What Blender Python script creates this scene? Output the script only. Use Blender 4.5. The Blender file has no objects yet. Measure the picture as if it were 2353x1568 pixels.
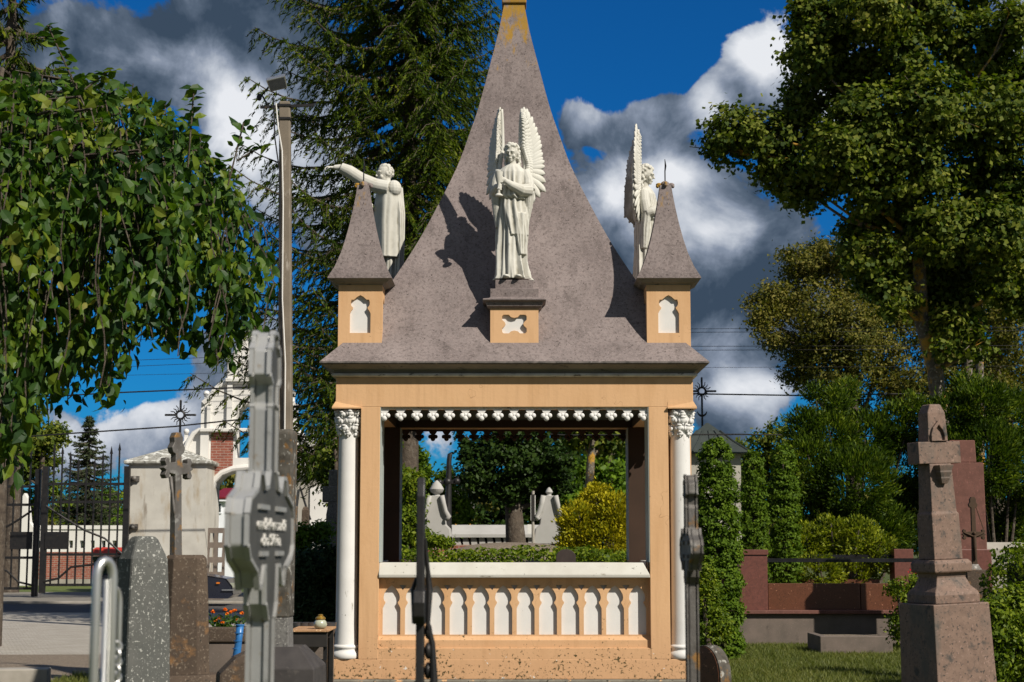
import bpy, bmesh, math, random
import numpy as np
from mathutils import Vector, Matrix, noise as mnoise
from mathutils.geometry import tessellate_polygon
C = bpy.context.scene
COL = C.collection
R = math.radians
random.seed(7)
RNG = np.random.default_rng(11)

# ------------------------------------------------------------ camera
F = 3814.0                       # focal length in survey pixels (2353 wide)
TH = math.atan(205/1660)
EYE = 1.6
cam_d = bpy.data.cameras.new('camera')
cam_d.sensor_width = 36
cam_d.lens = 36*1660/1024
cam_d.clip_end = 3000
cam_d.dof.use_dof = True
cam_d.dof.focus_distance = 15.2
cam_d.dof.aperture_fstop = 8.0
cam = bpy.data.objects.new('camera', cam_d)
COL.objects.link(cam)
cam.location = (0, 0, EYE)
cam.rotation_euler = (R(90)+TH, 0, 0)
C.camera = cam

def P(px, py, d):
    r = (px-1176.5)/F; u = (783.6-py)/F
    y = math.cos(TH)-u*math.sin(TH); z = math.sin(TH)+u*math.cos(TH)
    return Vector((r*d/y, d, EYE+z*d/y))
def zd(py, d): return P(1176.5, py, d).z
def xd(px, py, d): return P(px, py, d).x

# ------------------------------------------------------------ sun and sky
SUN = Vector((0.52, -0.50, 0.60)).normalized()
sl = bpy.data.lights.new('sun', 'SUN')
sl.energy = 5.0; sl.angle = R(0.5); sl.color = (1.0, 0.93, 0.82)
so = bpy.data.objects.new('sun', sl); COL.objects.link(so)
so.rotation_euler = SUN.to_track_quat('Z', 'Y').to_euler()
so.location = (20, -20, 30)
C.view_settings.view_transform = 'Standard'
C.view_settings.look = 'None'
C.view_settings.exposure = 0.25
C.view_settings.gamma = 1

world = bpy.data.worlds.new('World'); C.world = world; world.use_nodes = True
wt = world.node_tree; wt.nodes.clear()
def N(t, kind, **kw):
    n = t.nodes.new(kind)
    for k, v in kw.items():
        if k == 'ins':
            for a, b in v.items():
                if hasattr(b, 'is_output') or isinstance(b, bpy.types.NodeSocket): t.links.new(b, n.inputs[a])
                else: n.inputs[a].default_value = b
        else: setattr(n, k, v)
    return n
def M_(t, op, a, b=None, c=None, clamp=False):
    n = t.nodes.new('ShaderNodeMath'); n.operation = op; n.use_clamp = clamp
    for i, v in enumerate((a, b, c)):
        if v is None: continue
        if isinstance(v, bpy.types.NodeSocket): t.links.new(v, n.inputs[i])
        else: n.inputs[i].default_value = v
    return n.outputs[0]
def mixc(t, fac, a, b, blend='MIX'):
    n = t.nodes.new('ShaderNodeMix'); n.data_type = 'RGBA'; n.blend_type = blend
    for i, v in ((0, fac), (6, a), (7, b)):
        if isinstance(v, bpy.types.NodeSocket): t.links.new(v, n.inputs[i])
        else: n.inputs[i].default_value = v if i == 0 else (*v, 1) if len(v) == 3 else v
    return n.outputs[2]
def ramp(t, fac, stops, interp='LINEAR'):
    n = t.nodes.new('ShaderNodeValToRGB'); n.color_ramp.interpolation = interp
    e = n.color_ramp.elements
    while len(e) < len(stops): e.new(0.5)
    for q, (p, c) in zip(e, stops):
        q.position = p; q.color = (*c, 1) if not isinstance(c, (int, float)) else (c, c, c, 1)
    t.links.new(fac, n.inputs[0]); return n.outputs[0]

sky = wt.nodes.new('ShaderNodeTexSky'); sky.sky_type = 'NISHITA'; sky.sun_disc = False
sky.sun_elevation = math.asin(SUN.z)
sky.sun_rotation = math.atan2(SUN.x, SUN.y)
sky.air_density = 1.0; sky.dust_density = 0.2; sky.ozone_density = 4.0
tc = wt.nodes.new('ShaderNodeTexCoord')
nv = N(wt, 'ShaderNodeVectorMath', operation='NORMALIZE', ins={0: tc.outputs['Generated']})
sp = N(wt, 'ShaderNodeSeparateXYZ', ins={0: nv.outputs[0]})
az = M_(wt, 'ARCTAN2', sp.outputs[0], sp.outputs[1]); el = M_(wt, 'ARCSINE', sp.outputs[2])
ae = N(wt, 'ShaderNodeCombineXYZ', ins={0: az, 1: el}).outputs[0]
# clouds drift on a warped azimuth / elevation chart of the whole sky
wn = N(wt, 'ShaderNodeTexNoise', ins={'Vector': ae, 'Scale': 9.0, 'Detail': 3.0})
wv = N(wt, 'ShaderNodeVectorMath', operation='SUBTRACT', ins={0: wn.outputs['Color'], 1: (0.5, 0.5, 0.5)})
wv2 = N(wt, 'ShaderNodeVectorMath', operation='SCALE', ins={0: wv.outputs[0], 'Scale': 0.075})
aw = N(wt, 'ShaderNodeVectorMath', operation='ADD', ins={0: ae, 1: wv2.outputs[0]}).outputs[0]
def blob_field(blobs):
    acc = None
    for (px, py, rx, ry, w) in blobs:
        v = P(px, py, 1) - Vector((0, 0, EYE)); v.normalize()
        a0 = math.atan2(v.x, v.y); e0 = math.asin(v.z)
        s = N(wt, 'ShaderNodeVectorMath', operation='SUBTRACT', ins={0: aw, 1: (a0, e0, 0)})
        m = N(wt, 'ShaderNodeVectorMath', operation='MULTIPLY', ins={0: s.outputs[0], 1: (F/rx, F/ry, 0)})
        d = N(wt, 'ShaderNodeVectorMath', operation='DOT_PRODUCT', ins={0: m.outputs[0], 1: m.outputs[0]})
        e = M_(wt, 'POWER', 0.368, d.outputs['Value'])
        acc = M_(wt, 'MULTIPLY', e, w) if acc is None else M_(wt, 'MULTIPLY_ADD', e, w, acc)
    return acc
dens = blob_field([(150, 90, 520, 130, 1.0), (560, 60, 260, 150, 1.0), (560, 270, 130, 130, 1.0), (250, 160, 240, 60, .6), (440, 130, 60, 36, -1.1),
    (700, 420, 200, 250, .8), (1730, 80, 70, 75, 1.1), (1660, 210, 80, 70, 1.0), (1860, 150, 110, 180, .9),
    (1300, 250, 60, 80, 1.35), (1480, 255, 100, 65, 1.25), (1390, 300, 60, 40, .7), (1400, 420, 130, 90, 1.0), (1560, 440, 150, 120, .9),
    (1700, 500, 190, 150, .9), (1650, 690, 280, 150, 1.3), (1740, 900, 160, 60, .8), (1690, 985, 120, 60, .6),
    (520, 830, 130, 75, 1.0), (330, 1000, 230, 90, .95), (340, 840, 110, 60, -.8), (760, 920, 80, 60, -.6), (730, 1010, 70, 50, .7),
    (1420, 30, 230, 130, -1.2), (1230, 100, 150, 150, -1.0), (1560, 90, 70, 80, -1.0), (1000, 1010, 60, 60, .6), (2345, 100, 80, 130, .8),
    (1360, 330, 60, 26, -.5), (1180, 560, 120, 200, .5)])
lit = blob_field([(550, 250, 110, 110, .75), (640, 400, 150, 160, .5), (1735, 80, 60, 65, .8), (1650, 230, 60, 60, .55), (1830, 60, 60, 80, .6), (1900, 200, 80, 60, .5),
    (1320, 225, 60, 60, .30), (1490, 240, 60, 40, .12), (1400, 430, 90, 60, .75), (1560, 390, 90, 40, .6), (1640, 520, 110, 80, .5), (1740, 910, 110, 40, .5),
    (1690, 640, 200, 120, -.26), (300, 50, 420, 110, -.10), (600, 90, 160, 90, -.12), (200, 130, 200, 40, .12), (330, 960, 200, 60, .55), (300, 1040, 200, 40, .25), (1000, 1020, 60, 60, .4), (440, 110, 120, 50, .3), (2345, 100, 80, 130, .5),
    (500, 40, 300, 70, -.1), (120, 60, 250, 60, -.05), (730, 1020, 70, 50, .4)])
n1 = N(wt, 'ShaderNodeTexNoise', ins={'Vector': ae, 'Scale': 17.0, 'Detail': 9.0, 'Roughness': 0.58, 'Distortion': 0.35})
off = N(wt, 'ShaderNodeVectorMath', operation='ADD', ins={0: ae, 1: (0.016, 0.020, 0)}).outputs[0]
n1b = N(wt, 'ShaderNodeTexNoise', ins={'Vector': off, 'Scale': 17.0, 'Detail': 9.0, 'Roughness': 0.58, 'Distortion': 0.35})
relief = M_(wt, 'MULTIPLY', M_(wt, 'SUBTRACT', n1.outputs[0], n1b.outputs[0]), 1.4)
behind = N(wt, 'ShaderNodeMapRange', ins={0: sp.outputs[1], 1: 0.75, 2: 0.0, 3: 0.0, 4: 1.0}).outputs[0]
n2 = N(wt, 'ShaderNodeTexNoise', ins={'Vector': ae, 'Scale': 15.0, 'Detail': 6.0, 'Roughness': 0.55})
# beyond the surveyed part, unseen clouds are added to neutralise the blue ambient light
n3 = N(wt, 'ShaderNodeTexNoise', ins={'Vector': aw, 'Scale': 60.0, 'Detail': 8.0, 'Roughness': 0.6})
dsum = M_(wt, 'ADD', M_(wt, 'ADD', M_(wt, 'MULTIPLY_ADD', behind, 0.55, M_(wt, 'MULTIPLY', dens, 0.70)), M_(wt, 'MULTIPLY', M_(wt, 'SUBTRACT', n1.outputs[0], 0.5), 1.9)), M_(wt, 'MULTIPLY', M_(wt, 'SUBTRACT', n3.outputs[0], 0.5), 0.55))
alpha = N(wt, 'ShaderNodeMapRange', interpolation_type='SMOOTHSTEP', ins={0: dsum, 1: 0.22, 2: 0.40, 3: 0.0, 4: 1.0}).outputs[0]
bri = M_(wt, 'ADD', M_(wt, 'ADD', M_(wt, 'MULTIPLY', lit, 1.12), 0.20), M_(wt, 'ADD', M_(wt, 'MULTIPLY', M_(wt, 'SUBTRACT', n2.outputs[0], 0.5), 0.8), M_(wt, 'ADD', relief, M_(wt, 'MULTIPLY', behind, 0.10))), clamp=True)
ccol = ramp(wt, bri, [(0, (.042, .068, .108)), (.2, (.095, .130, .185)), (.45, (.24, .285, .37)), (.70, (.50, .54, .61)), (1, (.78, .80, .84))])
skc = mixc(wt, 1.0, sky.outputs[0], (0.040, 0.40, 0.78), 'MULTIPLY')
skb = N(wt, 'ShaderNodeVectorMath', operation='SCALE', ins={0: skc, 'Scale': 1.25})
cb = N(wt, 'ShaderNodeVectorMath', operation='SCALE', ins={0: ccol, 'Scale': 14.0})
fin = mixc(wt, alpha, skb.outputs[0], cb.outputs[0])
bg = N(wt, 'ShaderNodeBackground', ins={'Color': fin, 'Strength': 0.062})
wo = wt.nodes.new('ShaderNodeOutputWorld'); wt.links.new(bg.outputs[0], wo.inputs[0])
world.cycles.sampling_method = 'MANUAL'; world.cycles.sample_map_resolution = 512

# ------------------------------------------------------------ mesh helpers
class MB:
    def __init__(s): s.v = []; s.f = []; s.M = Matrix.Identity(4)
    def add(s, vs, fs):
        o = len(s.v); M = s.M
        s.v += [M @ Vector(p) for p in vs]; s.f += [tuple(i+o for i in f) for f in fs]; return s
    def box(s, x0, x1, y0, y1, z0, z1):
        v = [(x0,y0,z0),(x1,y0,z0),(x1,y1,z0),(x0,y1,z0),(x0,y0,z1),(x1,y0,z1),(x1,y1,z1),(x0,y1,z1)]
        return s.add(v, [(3,2,1,0),(4,5,6,7),(0,1,5,4),(1,2,6,5),(2,3,7,6),(3,0,4,7)])
    def rings(s, rings, cap0=True, cap1=True, closed=False):
        n = len(rings[0]); vs = [p for r in rings for p in r]; fs = []
        for i in range(len(rings)-1):
            for k in range(n):
                a = i*n+k; b = i*n+(k+1) % n
                fs.append((a, b, b+n, a+n))
        if cap0: fs.append(tuple(range(n-1, -1, -1)))
        if cap1: fs.append(tuple((len(rings)-1)*n+k for k in range(n)))
        return s.add(vs, fs)
    def stack(s, prof, cx=0, cy=0, ky=1.0):     # square section: [(half width, z)]
        return s.rings([[(cx-w, cy-w*ky, z), (cx+w, cy-w*ky, z), (cx+w, cy+w*ky, z), (cx-w, cy+w*ky, z)] for w, z in prof])
    def stack2(s, prof, cx=0, cy=0):            # [(hx, hy, z)]
        return s.rings([[(cx-a, cy-b, z), (cx+a, cy-b, z), (cx+a, cy+b, z), (cx-a, cy+b, z)] for a, b, z in prof])
    def lathe(s, prof, cx=0, cy=0, seg=20):
        return s.rings([[(cx+r*math.cos(2*math.pi*k/seg), cy+r*math.sin(2*math.pi*k/seg), z) for k in range(seg)] for r, z in prof])
    def tube(s, pts, rad, seg=8, cap=True):
        pts = [Vector(p) for p in pts]
        if not hasattr(rad, '__len__'): rad = [rad]*len(pts)
        up = None; rs = []
        for i, p in enumerate(pts):
            t = (pts[min(i+1, len(pts)-1)]-pts[max(i-1, 0)]).normalized()
            if up is None:
                up = t.orthogonal().normalized()
            else:
                up = (up-t*up.dot(t))
                up = up.normalized() if up.length > 1e-5 else t.orthogonal().normalized()
            b = t.cross(up)
            rs.append([tuple(p+(up*math.cos(2*math.pi*k/seg)+b*math.sin(2*math.pi*k/seg))*rad[i]) for k in range(seg)])
        return s.rings(rs, cap, cap)
    def bar(s, a, b, w, h):                      # rectangular bar between two points
        a = Vector(a); b = Vector(b); t = (b-a).normalized()
        up = Vector((0, 0, 1)) if abs(t.z) < .9 else Vector((0, 1, 0))
        sx = t.cross(up).normalized(); u = sx.cross(t)
        q = lambda p: [tuple(p+sx*i*w/2+u*j*h/2) for i, j in ((-1,-1),(1,-1),(1,1),(-1,1))]
        return s.rings([q(a), q(b)])
    def ball(s, c, r, seg=12, rg=8, rot=None):
        if not hasattr(r, '__len__'): r = (r, r, r)
        c = Vector(c); rs = []
        for i in range(rg+1):
            t = math.pi*(i+.02 if i == 0 else i-.02 if i == rg else i)/rg
            rr = []
            for k in range(seg):
                a = 2*math.pi*k/seg
                p = Vector((r[0]*math.sin(t)*math.cos(a), r[1]*math.sin(t)*math.sin(a), -r[2]*math.cos(t)))
                if rot is not None: p = rot @ p
                rr.append(tuple(c+p))
            rs.append(rr)
        return s.rings(rs)
    def prism(s, loops, y0, y1, fx=None):        # 2D loops (x,z), first outer then holes; extruded along y
        fx = fx or (lambda x, y, z: (x, y, z))
        tri = tessellate_polygon([[Vector((x, z, 0)) for x, z in l] for l in loops])
        flat = [p for l in loops for p in l]; n = len(flat)
        vs = [fx(x, y0, z) for x, z in flat]+[fx(x, y1, z) for x, z in flat]
        fs = []
        for t in tri:
            a, b, c = [flat[i] for i in t]
            if (b[0]-a[0])*(c[1]-a[1])-(b[1]-a[1])*(c[0]-a[0]) < 0: t = (t[0], t[2], t[1])
            fs.append(tuple(t)); fs.append(tuple(n+i for i in reversed(t)))
        o = 0
        for li, l in enumerate(loops):
            ar = sum(l[i][0]*l[(i+1) % len(l)][1]-l[(i+1) % len(l)][0]*l[i][1] for i in range(len(l)))
            ccw = ar > 0
            if li > 0: ccw = not ccw
            for i in range(len(l)):
                a = o+i; b = o+(i+1) % len(l)
                fs.append((a, a+n, b+n, b) if not ccw else (b, b+n, a+n, a))
            o += len(l)
        return s.add(vs, fs)
    def build(s, name, mat, parent=None, smooth=False, bevel=0, loc=None, rot=None, sub=0, fix=True, label=None):
        me = bpy.data.meshes.new(name)
        me.from_pydata([tuple(p) for p in s.v], [], s.f)
        if fix:
            bm = bmesh.new(); bm.from_mesh(me)
            bmesh.ops.recalc_face_normals(bm, faces=bm.faces); bm.to_mesh(me); bm.free()
        me.materials.append(mat)
        if smooth:
            me.polygons.foreach_set('use_smooth', [True]*len(me.polygons))
            if smooth != 'all': me.set_sharp_from_angle(angle=R(40))
        o = bpy.data.objects.new(name, me); COL.objects.link(o)
        if parent: o.parent = parent
        if loc: o.location = loc
        if rot: o.rotation_euler = rot
        if bevel:
            b = o.modifiers.new('bevel', 'BEVEL'); b.width = bevel; b.segments = 2; b.limit_method = 'ANGLE'; b.angle_limit = R(35)
        if sub:
            b = o.modifiers.new('sub', 'SUBSURF'); b.levels = sub; b.render_levels = sub
        if label: o['label'] = label
        return o

def mesh_np(name, V, Fq, mat, parent=None, smooth=False):
    me = bpy.data.meshes.new(name)
    n, k = Fq.shape
    me.vertices.add(len(V)); me.vertices.foreach_set('co', V.astype(np.float32).ravel())
    me.loops.add(n*k); me.loops.foreach_set('vertex_index', Fq.astype(np.int32).ravel())
    me.polygons.add(n); me.polygons.foreach_set('loop_start', np.arange(0, n*k, k, dtype=np.int32))
    me.polygons.foreach_set('use_smooth', np.full(n, smooth))
    me.update(calc_edges=True); me.materials.append(mat)
    o = bpy.data.objects.new(name, me); COL.objects.link(o)
    if parent: o.parent = parent
    return o

def tag(o, label, cat, group=None, kind=None):
    o['label'] = label; o['category'] = cat
    if group: o['group'] = group
    if kind: o['kind'] = kind
    return o
def thing(name, label, cat, loc=(0, 0, 0), rz=0, group=None):
    o = bpy.data.objects.new(name, None); COL.objects.link(o)
    o.location = loc; o.rotation_euler = (0, 0, rz); o.empty_display_size = .2
    return tag(o, label, cat, group)
def struct(o):
    o['kind'] = 'structure'; return o
def dup(o, parent=None):
    c = o.copy(); COL.objects.link(c); c.parent = parent
    for ch in list(o.children): dup(ch, c)
    return c

# ------------------------------------------------------------ materials
def newmat(name):
    m = bpy.data.materials.new(name); m.use_nodes = True; t = m.node_tree; t.nodes.clear()
    out = t.nodes.new('ShaderNodeOutputMaterial'); b = t.nodes.new('ShaderNodeBsdfPrincipled')
    t.links.new(b.outputs[0], out.inputs[0]); return m, t, b
def objco(t, scale=(1, 1, 1)):
    c = t.nodes.new('ShaderNodeTexCoord')
    if scale == (1, 1, 1): return c.outputs['Object']
    m = N(t, 'ShaderNodeMapping', ins={'Vector': c.outputs['Object'], 'Scale': scale}); return m.outputs[0]
def nz(t, v, s, d=4, r=.55, dist=0):
    return N(t, 'ShaderNodeTexNoise', ins={'Vector': v, 'Scale': s, 'Detail': d, 'Roughness': r, 'Distortion': dist}).outputs[0]
def stone(name, c1, c2, scale=6, specks=(), rough=.85, bump=.3, bscale=60, metal=0, streak=None, spec=.3, bdist=.004):
    """specks: (colour, scale, low, high[, stretch]) layers laid where a noise passes a threshold"""
    m, t, b = newmat(name); v = objco(t)
    n = nz(t, v, scale, 6)
    col = mixc(t, N(t, 'ShaderNodeMapRange', ins={0: n, 1: .32, 2: .68}).outputs[0], c1, c2)
    for s in specks:
        vv = objco(t, s[4]) if len(s) > 4 else v
        k = N(t, 'ShaderNodeMapRange', ins={0: nz(t, vv, s[1], 5, .6), 1: s[2], 2: s[3]}).outputs[0]
        col = mixc(t, k, col, s[0])
    t.links.new(col, b.inputs['Base Color']); b.inputs['Roughness'].default_value = rough
    b.inputs['Metallic'].default_value = metal; b.inputs['Specular IOR Level'].default_value = spec
    if bump:
        bp = N(t, 'ShaderNodeBump', ins={'Height': nz(t, v, bscale, 6, .7), 'Strength': bump, 'Distance': bdist})
        t.links.new(bp.outputs[0], b.inputs['Normal'])
    return m
def leafmat(name, cols, rough=.5, trans=.35, spec=.35, ns=1.2, tcol=None):
    m = bpy.data.materials.new(name); m.use_nodes = True; t = m.node_tree; t.nodes.clear()
    out = t.nodes.new('ShaderNodeOutputMaterial'); b = t.nodes.new('ShaderNodeBsdfPrincipled')
    g = t.nodes.new('ShaderNodeNewGeometry')
    k = len(cols)
    big = nz(t, objco(t), ns, 3)
    f = M_(t, 'ADD', M_(t, 'MULTIPLY', g.outputs['Random Per Island'], .62), M_(t, 'MULTIPLY', M_(t, 'SUBTRACT', big, .3), .95), clamp=True)
    col = ramp(t, f, [(i/(k-1), c) for i, c in enumerate(cols)])
    t.links.new(col, b.inputs['Base Color']); b.inputs['Roughness'].default_value = rough
    b.inputs['Specular IOR Level'].default_value = spec
    tr = t.nodes.new('ShaderNodeBsdfTranslucent')
    tcx = mixc(t, 1.0, col, tcol or (1.5, 1.7, .5), 'MULTIPLY'); t.links.new(tcx, tr.inputs[0])
    mx = N(t, 'ShaderNodeMixShader', ins={0: trans, 1: b.outputs[0], 2: tr.outputs[0]})
    t.links.new(mx.outputs[0], out.inputs[0]); return m
def plain(name, c, rough=.6, metal=0, spec=.4, var=.15, scale=12, bump=.1):
    c2 = tuple(x*(1-var*2) for x in c)
    return stone(name, c, c2, scale, rough=rough, metal=metal, spec=spec, bump=bump)
# ------------------------------------------------------------ shared materials
def orange_mat():
    m, t, b = newmat('ochre_plaster'); v = objco(t)
    base = mixc(t, nz(t, v, 1.6, 4), (.570, .350, .185), (.635, .395, .215))
    base = mixc(t, N(t, 'ShaderNodeMapRange', ins={0: nz(t, objco(t, (1, 1, .25)), 5, 5), 1: .5, 2: .8}).outputs[0], base, (.50, .29, .14))
    z = N(t, 'ShaderNodeSeparateXYZ', ins={0: t.nodes.new('ShaderNodeNewGeometry').outputs['Position']}).outputs[2]
    low = N(t, 'ShaderNodeMapRange', ins={0: z, 1: 1.05, 2: .55, 3: 0, 4: 1}).outputs[0]
    # moss specks gather on the damp foot of the walls
    sp1 = M_(t, 'ADD', nz(t, v, 34, 6, .7), M_(t, 'MULTIPLY', low, .150))
    sp1 = M_(t, 'ADD', sp1, M_(t, 'MULTIPLY', M_(t, 'SUBTRACT', nz(t, v, 4, 3), .5), .35))
    k = N(t, 'ShaderNodeMapRange', ins={0: sp1, 1: .70, 2: .755}).outputs[0]
    base = mixc(t, M_(t, 'MULTIPLY', low, .55), base, (.47, .27, .15))
    wash = N(t, 'ShaderNodeMapRange', ins={0: nz(t, objco(t, (5, 5, .35)), 4, 6, .6), 1: .50, 2: .74, 4: .45}).outputs[0]
    base = mixc(t, wash, base, (.42, .25, .13))
    base = mixc(t, k, base, (.06, .05, .02))
    k2 = N(t, 'ShaderNodeMapRange', ins={0: nz(t, v, 95, 2), 1: .76, 2: .80}).outputs[0]
    base = mixc(t, k2, base, (.12, .08, .03))
    cr = N(t, 'ShaderNodeTexVoronoi', feature='DISTANCE_TO_EDGE', ins={'Vector': N(t, 'ShaderNodeVectorMath', operation='ADD', ins={0: v, 1: N(t, 'ShaderNodeTexNoise', ins={'Vector': v, 'Scale': 5.0}).outputs['Color']}).outputs[0], 'Scale': 1.15})
    ck = N(t, 'ShaderNodeMapRange', ins={0: cr.outputs[0], 1: .0035, 2: .001}).outputs[0]
    ck = M_(t, 'MULTIPLY', ck, N(t, 'ShaderNodeMapRange', ins={0: nz(t, v, 2.2, 2), 1: .55, 2: .62, 4: .65}).outputs[0])
    base = mixc(t, ck, base, (.22, .12, .06))
    k3 = N(t, 'ShaderNodeMapRange', ins={0: M_(t, 'ADD', nz(t, v, 19, 3), M_(t, 'MULTIPLY', low, .05)), 1: .755, 2: .775}).outputs[0]
    base = mixc(t, k3, base, (.62, .58, .52))
    t.links.new(base, b.inputs['Base Color']); b.inputs['Roughness'].default_value = .9; b.inputs['Specular IOR Level'].default_value = .2
    bp = N(t, 'ShaderNodeBump', ins={'Height': nz(t, v, 30, 6, .6), 'Strength': .25, 'Distance': .006})
    t.links.new(bp.outputs[0], b.inputs['Normal']); return m
ORANGE = orange_mat()
WHITE = stone('white_paint', (.66, .65, .63), (.60, .59, .57), 5, specks=[((.30, .28, .22), 26, .70, .75), ((.45, .43, .38), 7, .66, .80, (1, 1, .3))], bump=.15, bscale=40)
SILLW = stone('weathered_white_sill', (.58, .57, .52), (.50, .48, .43), 5, specks=[((.10, .09, .07), 26, .67, .71), ((.25, .23, .18), 8, .64, .70, (.4, 1, 1))], bump=.2)
ROOF = stone('pinkish_grey_concrete', (.158, .131, .126), (.250, .210, .201), 2.2, specks=[((.075, .060, .057), 38, .48, .78), ((.24, .195, .185), 24, .52, .8), ((.085, .070, .066), 2.6, .54, .85, (2.2, 2.2, .35)), ((.29, .235, .225), 80, .56, .70), ((.030, .025, .024), 48, .63, .68), ((.02, .018, .017), 90, .64, .70)], rough=.95, bump=.5, bscale=45, spec=.15)
def lichen_top(name, z0, z1):
    m = ROOF.copy(); m.name = name; t = m.node_tree; b = [n for n in t.nodes if n.type == 'BSDF_PRINCIPLED'][0]
    old = b.inputs['Base Color'].links[0].from_socket
    z = N(t, 'ShaderNodeSeparateXYZ', ins={0: t.nodes.new('ShaderNodeTexCoord').outputs['Object']}).outputs[2]
    k = N(t, 'ShaderNodeMapRange', ins={0: z, 1: z0, 2: z1, 3: 0, 4: .30}).outputs[0]
    nn = M_(t, 'ADD', nz(t, objco(t, (2, 2, .7)), 7, 6, .65), k)
    f = N(t, 'ShaderNodeMapRange', ins={0: nn, 1: .70, 2: .82}).outputs[0]
    c = mixc(t, f, old, mixc(t, nz(t, objco(t), 25), (.38, .20, .02), (.22, .15, .05)))
    t.links.new(c, b.inputs['Base Color']); return m
COLW = stone('streaked_white_column', (.66, .65, .63), (.60, .59, .57), 5, specks=[((.22, .21, .17), 9, .64, .74, (3, 3, .7)), ((.16, .15, .12), 30, .68, .73), ((.40, .34, .26), 5, .68, .8, (3, 3, .4))], bump=.2)
ROOFL = lichen_top('concrete_with_orange_lichen', 6.0, 7.0)
SOFFIT = stone('grey_cornice', (.24, .21, .175), (.17, .15, .125), 4, specks=[((.05, .05, .045), 12, .6, .7, (1, 1, 3))], bump=.2)
TRIM = stone('weathered_trim', (.66, .63, .57), (.45, .42, .38), 9, specks=[((.10, .09, .08), 14, .6, .68, (1, 1, 3))], bump=.3)
EDGE = stone('blackened_eave', (.05, .047, .043), (.16, .14, .13), 14, specks=[((.34, .30, .28), 18, .62, .7)], bump=.4)
BASEST = stone('mossy_base_stone', (.22, .20, .16), (.12, .11, .09), 8, specks=[((.55, .33, .17), 9, .58, .64), ((.03, .03, .02), 30, .6, .66)], bump=.5)
SHADEIN = stone('painted_interior_shade', (.050, .028, .018), (.038, .022, .014), 4, bump=.15)  # dark brown puts the shade inside the chapel into the colour
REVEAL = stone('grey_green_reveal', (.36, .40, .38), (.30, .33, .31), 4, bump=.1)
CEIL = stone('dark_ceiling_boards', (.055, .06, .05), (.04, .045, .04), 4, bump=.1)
STATUE = stone('statue_plaster', (.56, .55, .50), (.50, .485, .43), 4, specks=[((.40, .38, .31), 9, .62, .8), ((.30, .28, .22), 38, .70, .76)], rough=.7, bump=.2, bscale=35)
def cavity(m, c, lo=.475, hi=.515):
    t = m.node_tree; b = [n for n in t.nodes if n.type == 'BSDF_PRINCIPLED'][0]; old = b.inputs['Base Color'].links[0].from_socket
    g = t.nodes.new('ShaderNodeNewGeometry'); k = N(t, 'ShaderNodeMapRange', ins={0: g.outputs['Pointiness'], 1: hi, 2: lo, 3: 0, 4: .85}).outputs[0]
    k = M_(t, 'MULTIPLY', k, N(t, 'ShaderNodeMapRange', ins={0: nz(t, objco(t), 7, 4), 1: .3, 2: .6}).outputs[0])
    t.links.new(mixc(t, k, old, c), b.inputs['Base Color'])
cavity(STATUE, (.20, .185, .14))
IRON = stone('dark_wrought_iron', (.028, .028, .03), (.045, .042, .04), 10, rough=.45, metal=.6, bump=.3, specks=[((.12, .07, .035), 14, .66, .74)])

# ------------------------------------------------------------ chapel
CX, CY = 0.022, 16.5
chapel = thing('memorial_chapel', 'ochre open-sided chapel with tall pointed concrete roof and white corner columns', 'chapel', (CX, CY, 0))
HX, HY = 1.62, 1.50
MB().stack2([(HX+.06, HY+.06, 0), (HX+.06, HY+.06, .425)]).build('stone_base', BASEST, chapel, bevel=.01)
MB().stack2([(HX, HY, .425), (HX, HY, .60)]).build('plinth', ORANGE, chapel, bevel=.006)
def ringslab(hx, hy, ix, iy, z0, z1):
    b = MB(); q = lambda a, c: [(-a, -c), (a, -c), (a, c), (-a, c)]
    return b.prism([q(hx, hy), q(ix, iy)], z0, z1, fx=lambda x, y, z: (x, z, y))
ZB = 2.851
IX, IY = 1.215, 1.10
ringslab(HX, HY, HX-.36, HY-.36, ZB, 3.12).build('beam', ORANGE, chapel, bevel=.004)
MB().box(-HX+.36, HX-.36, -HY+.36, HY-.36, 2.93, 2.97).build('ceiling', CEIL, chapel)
b = MB(); b.prism([[(-1.255, -1.135), (1.255, -1.135), (1.255, 1.135), (-1.255, 1.135)], [(-1.25, -1.13), (1.25, -1.13), (1.25, 1.13), (-1.25, 1.13)]], ZB-.003, 2.93, fx=lambda x, y, z: (x, z, y)); b.build('beam_shade_sheet', SHADEIN, chapel)  # added thin sheet, interior shade painted on the beam
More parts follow.
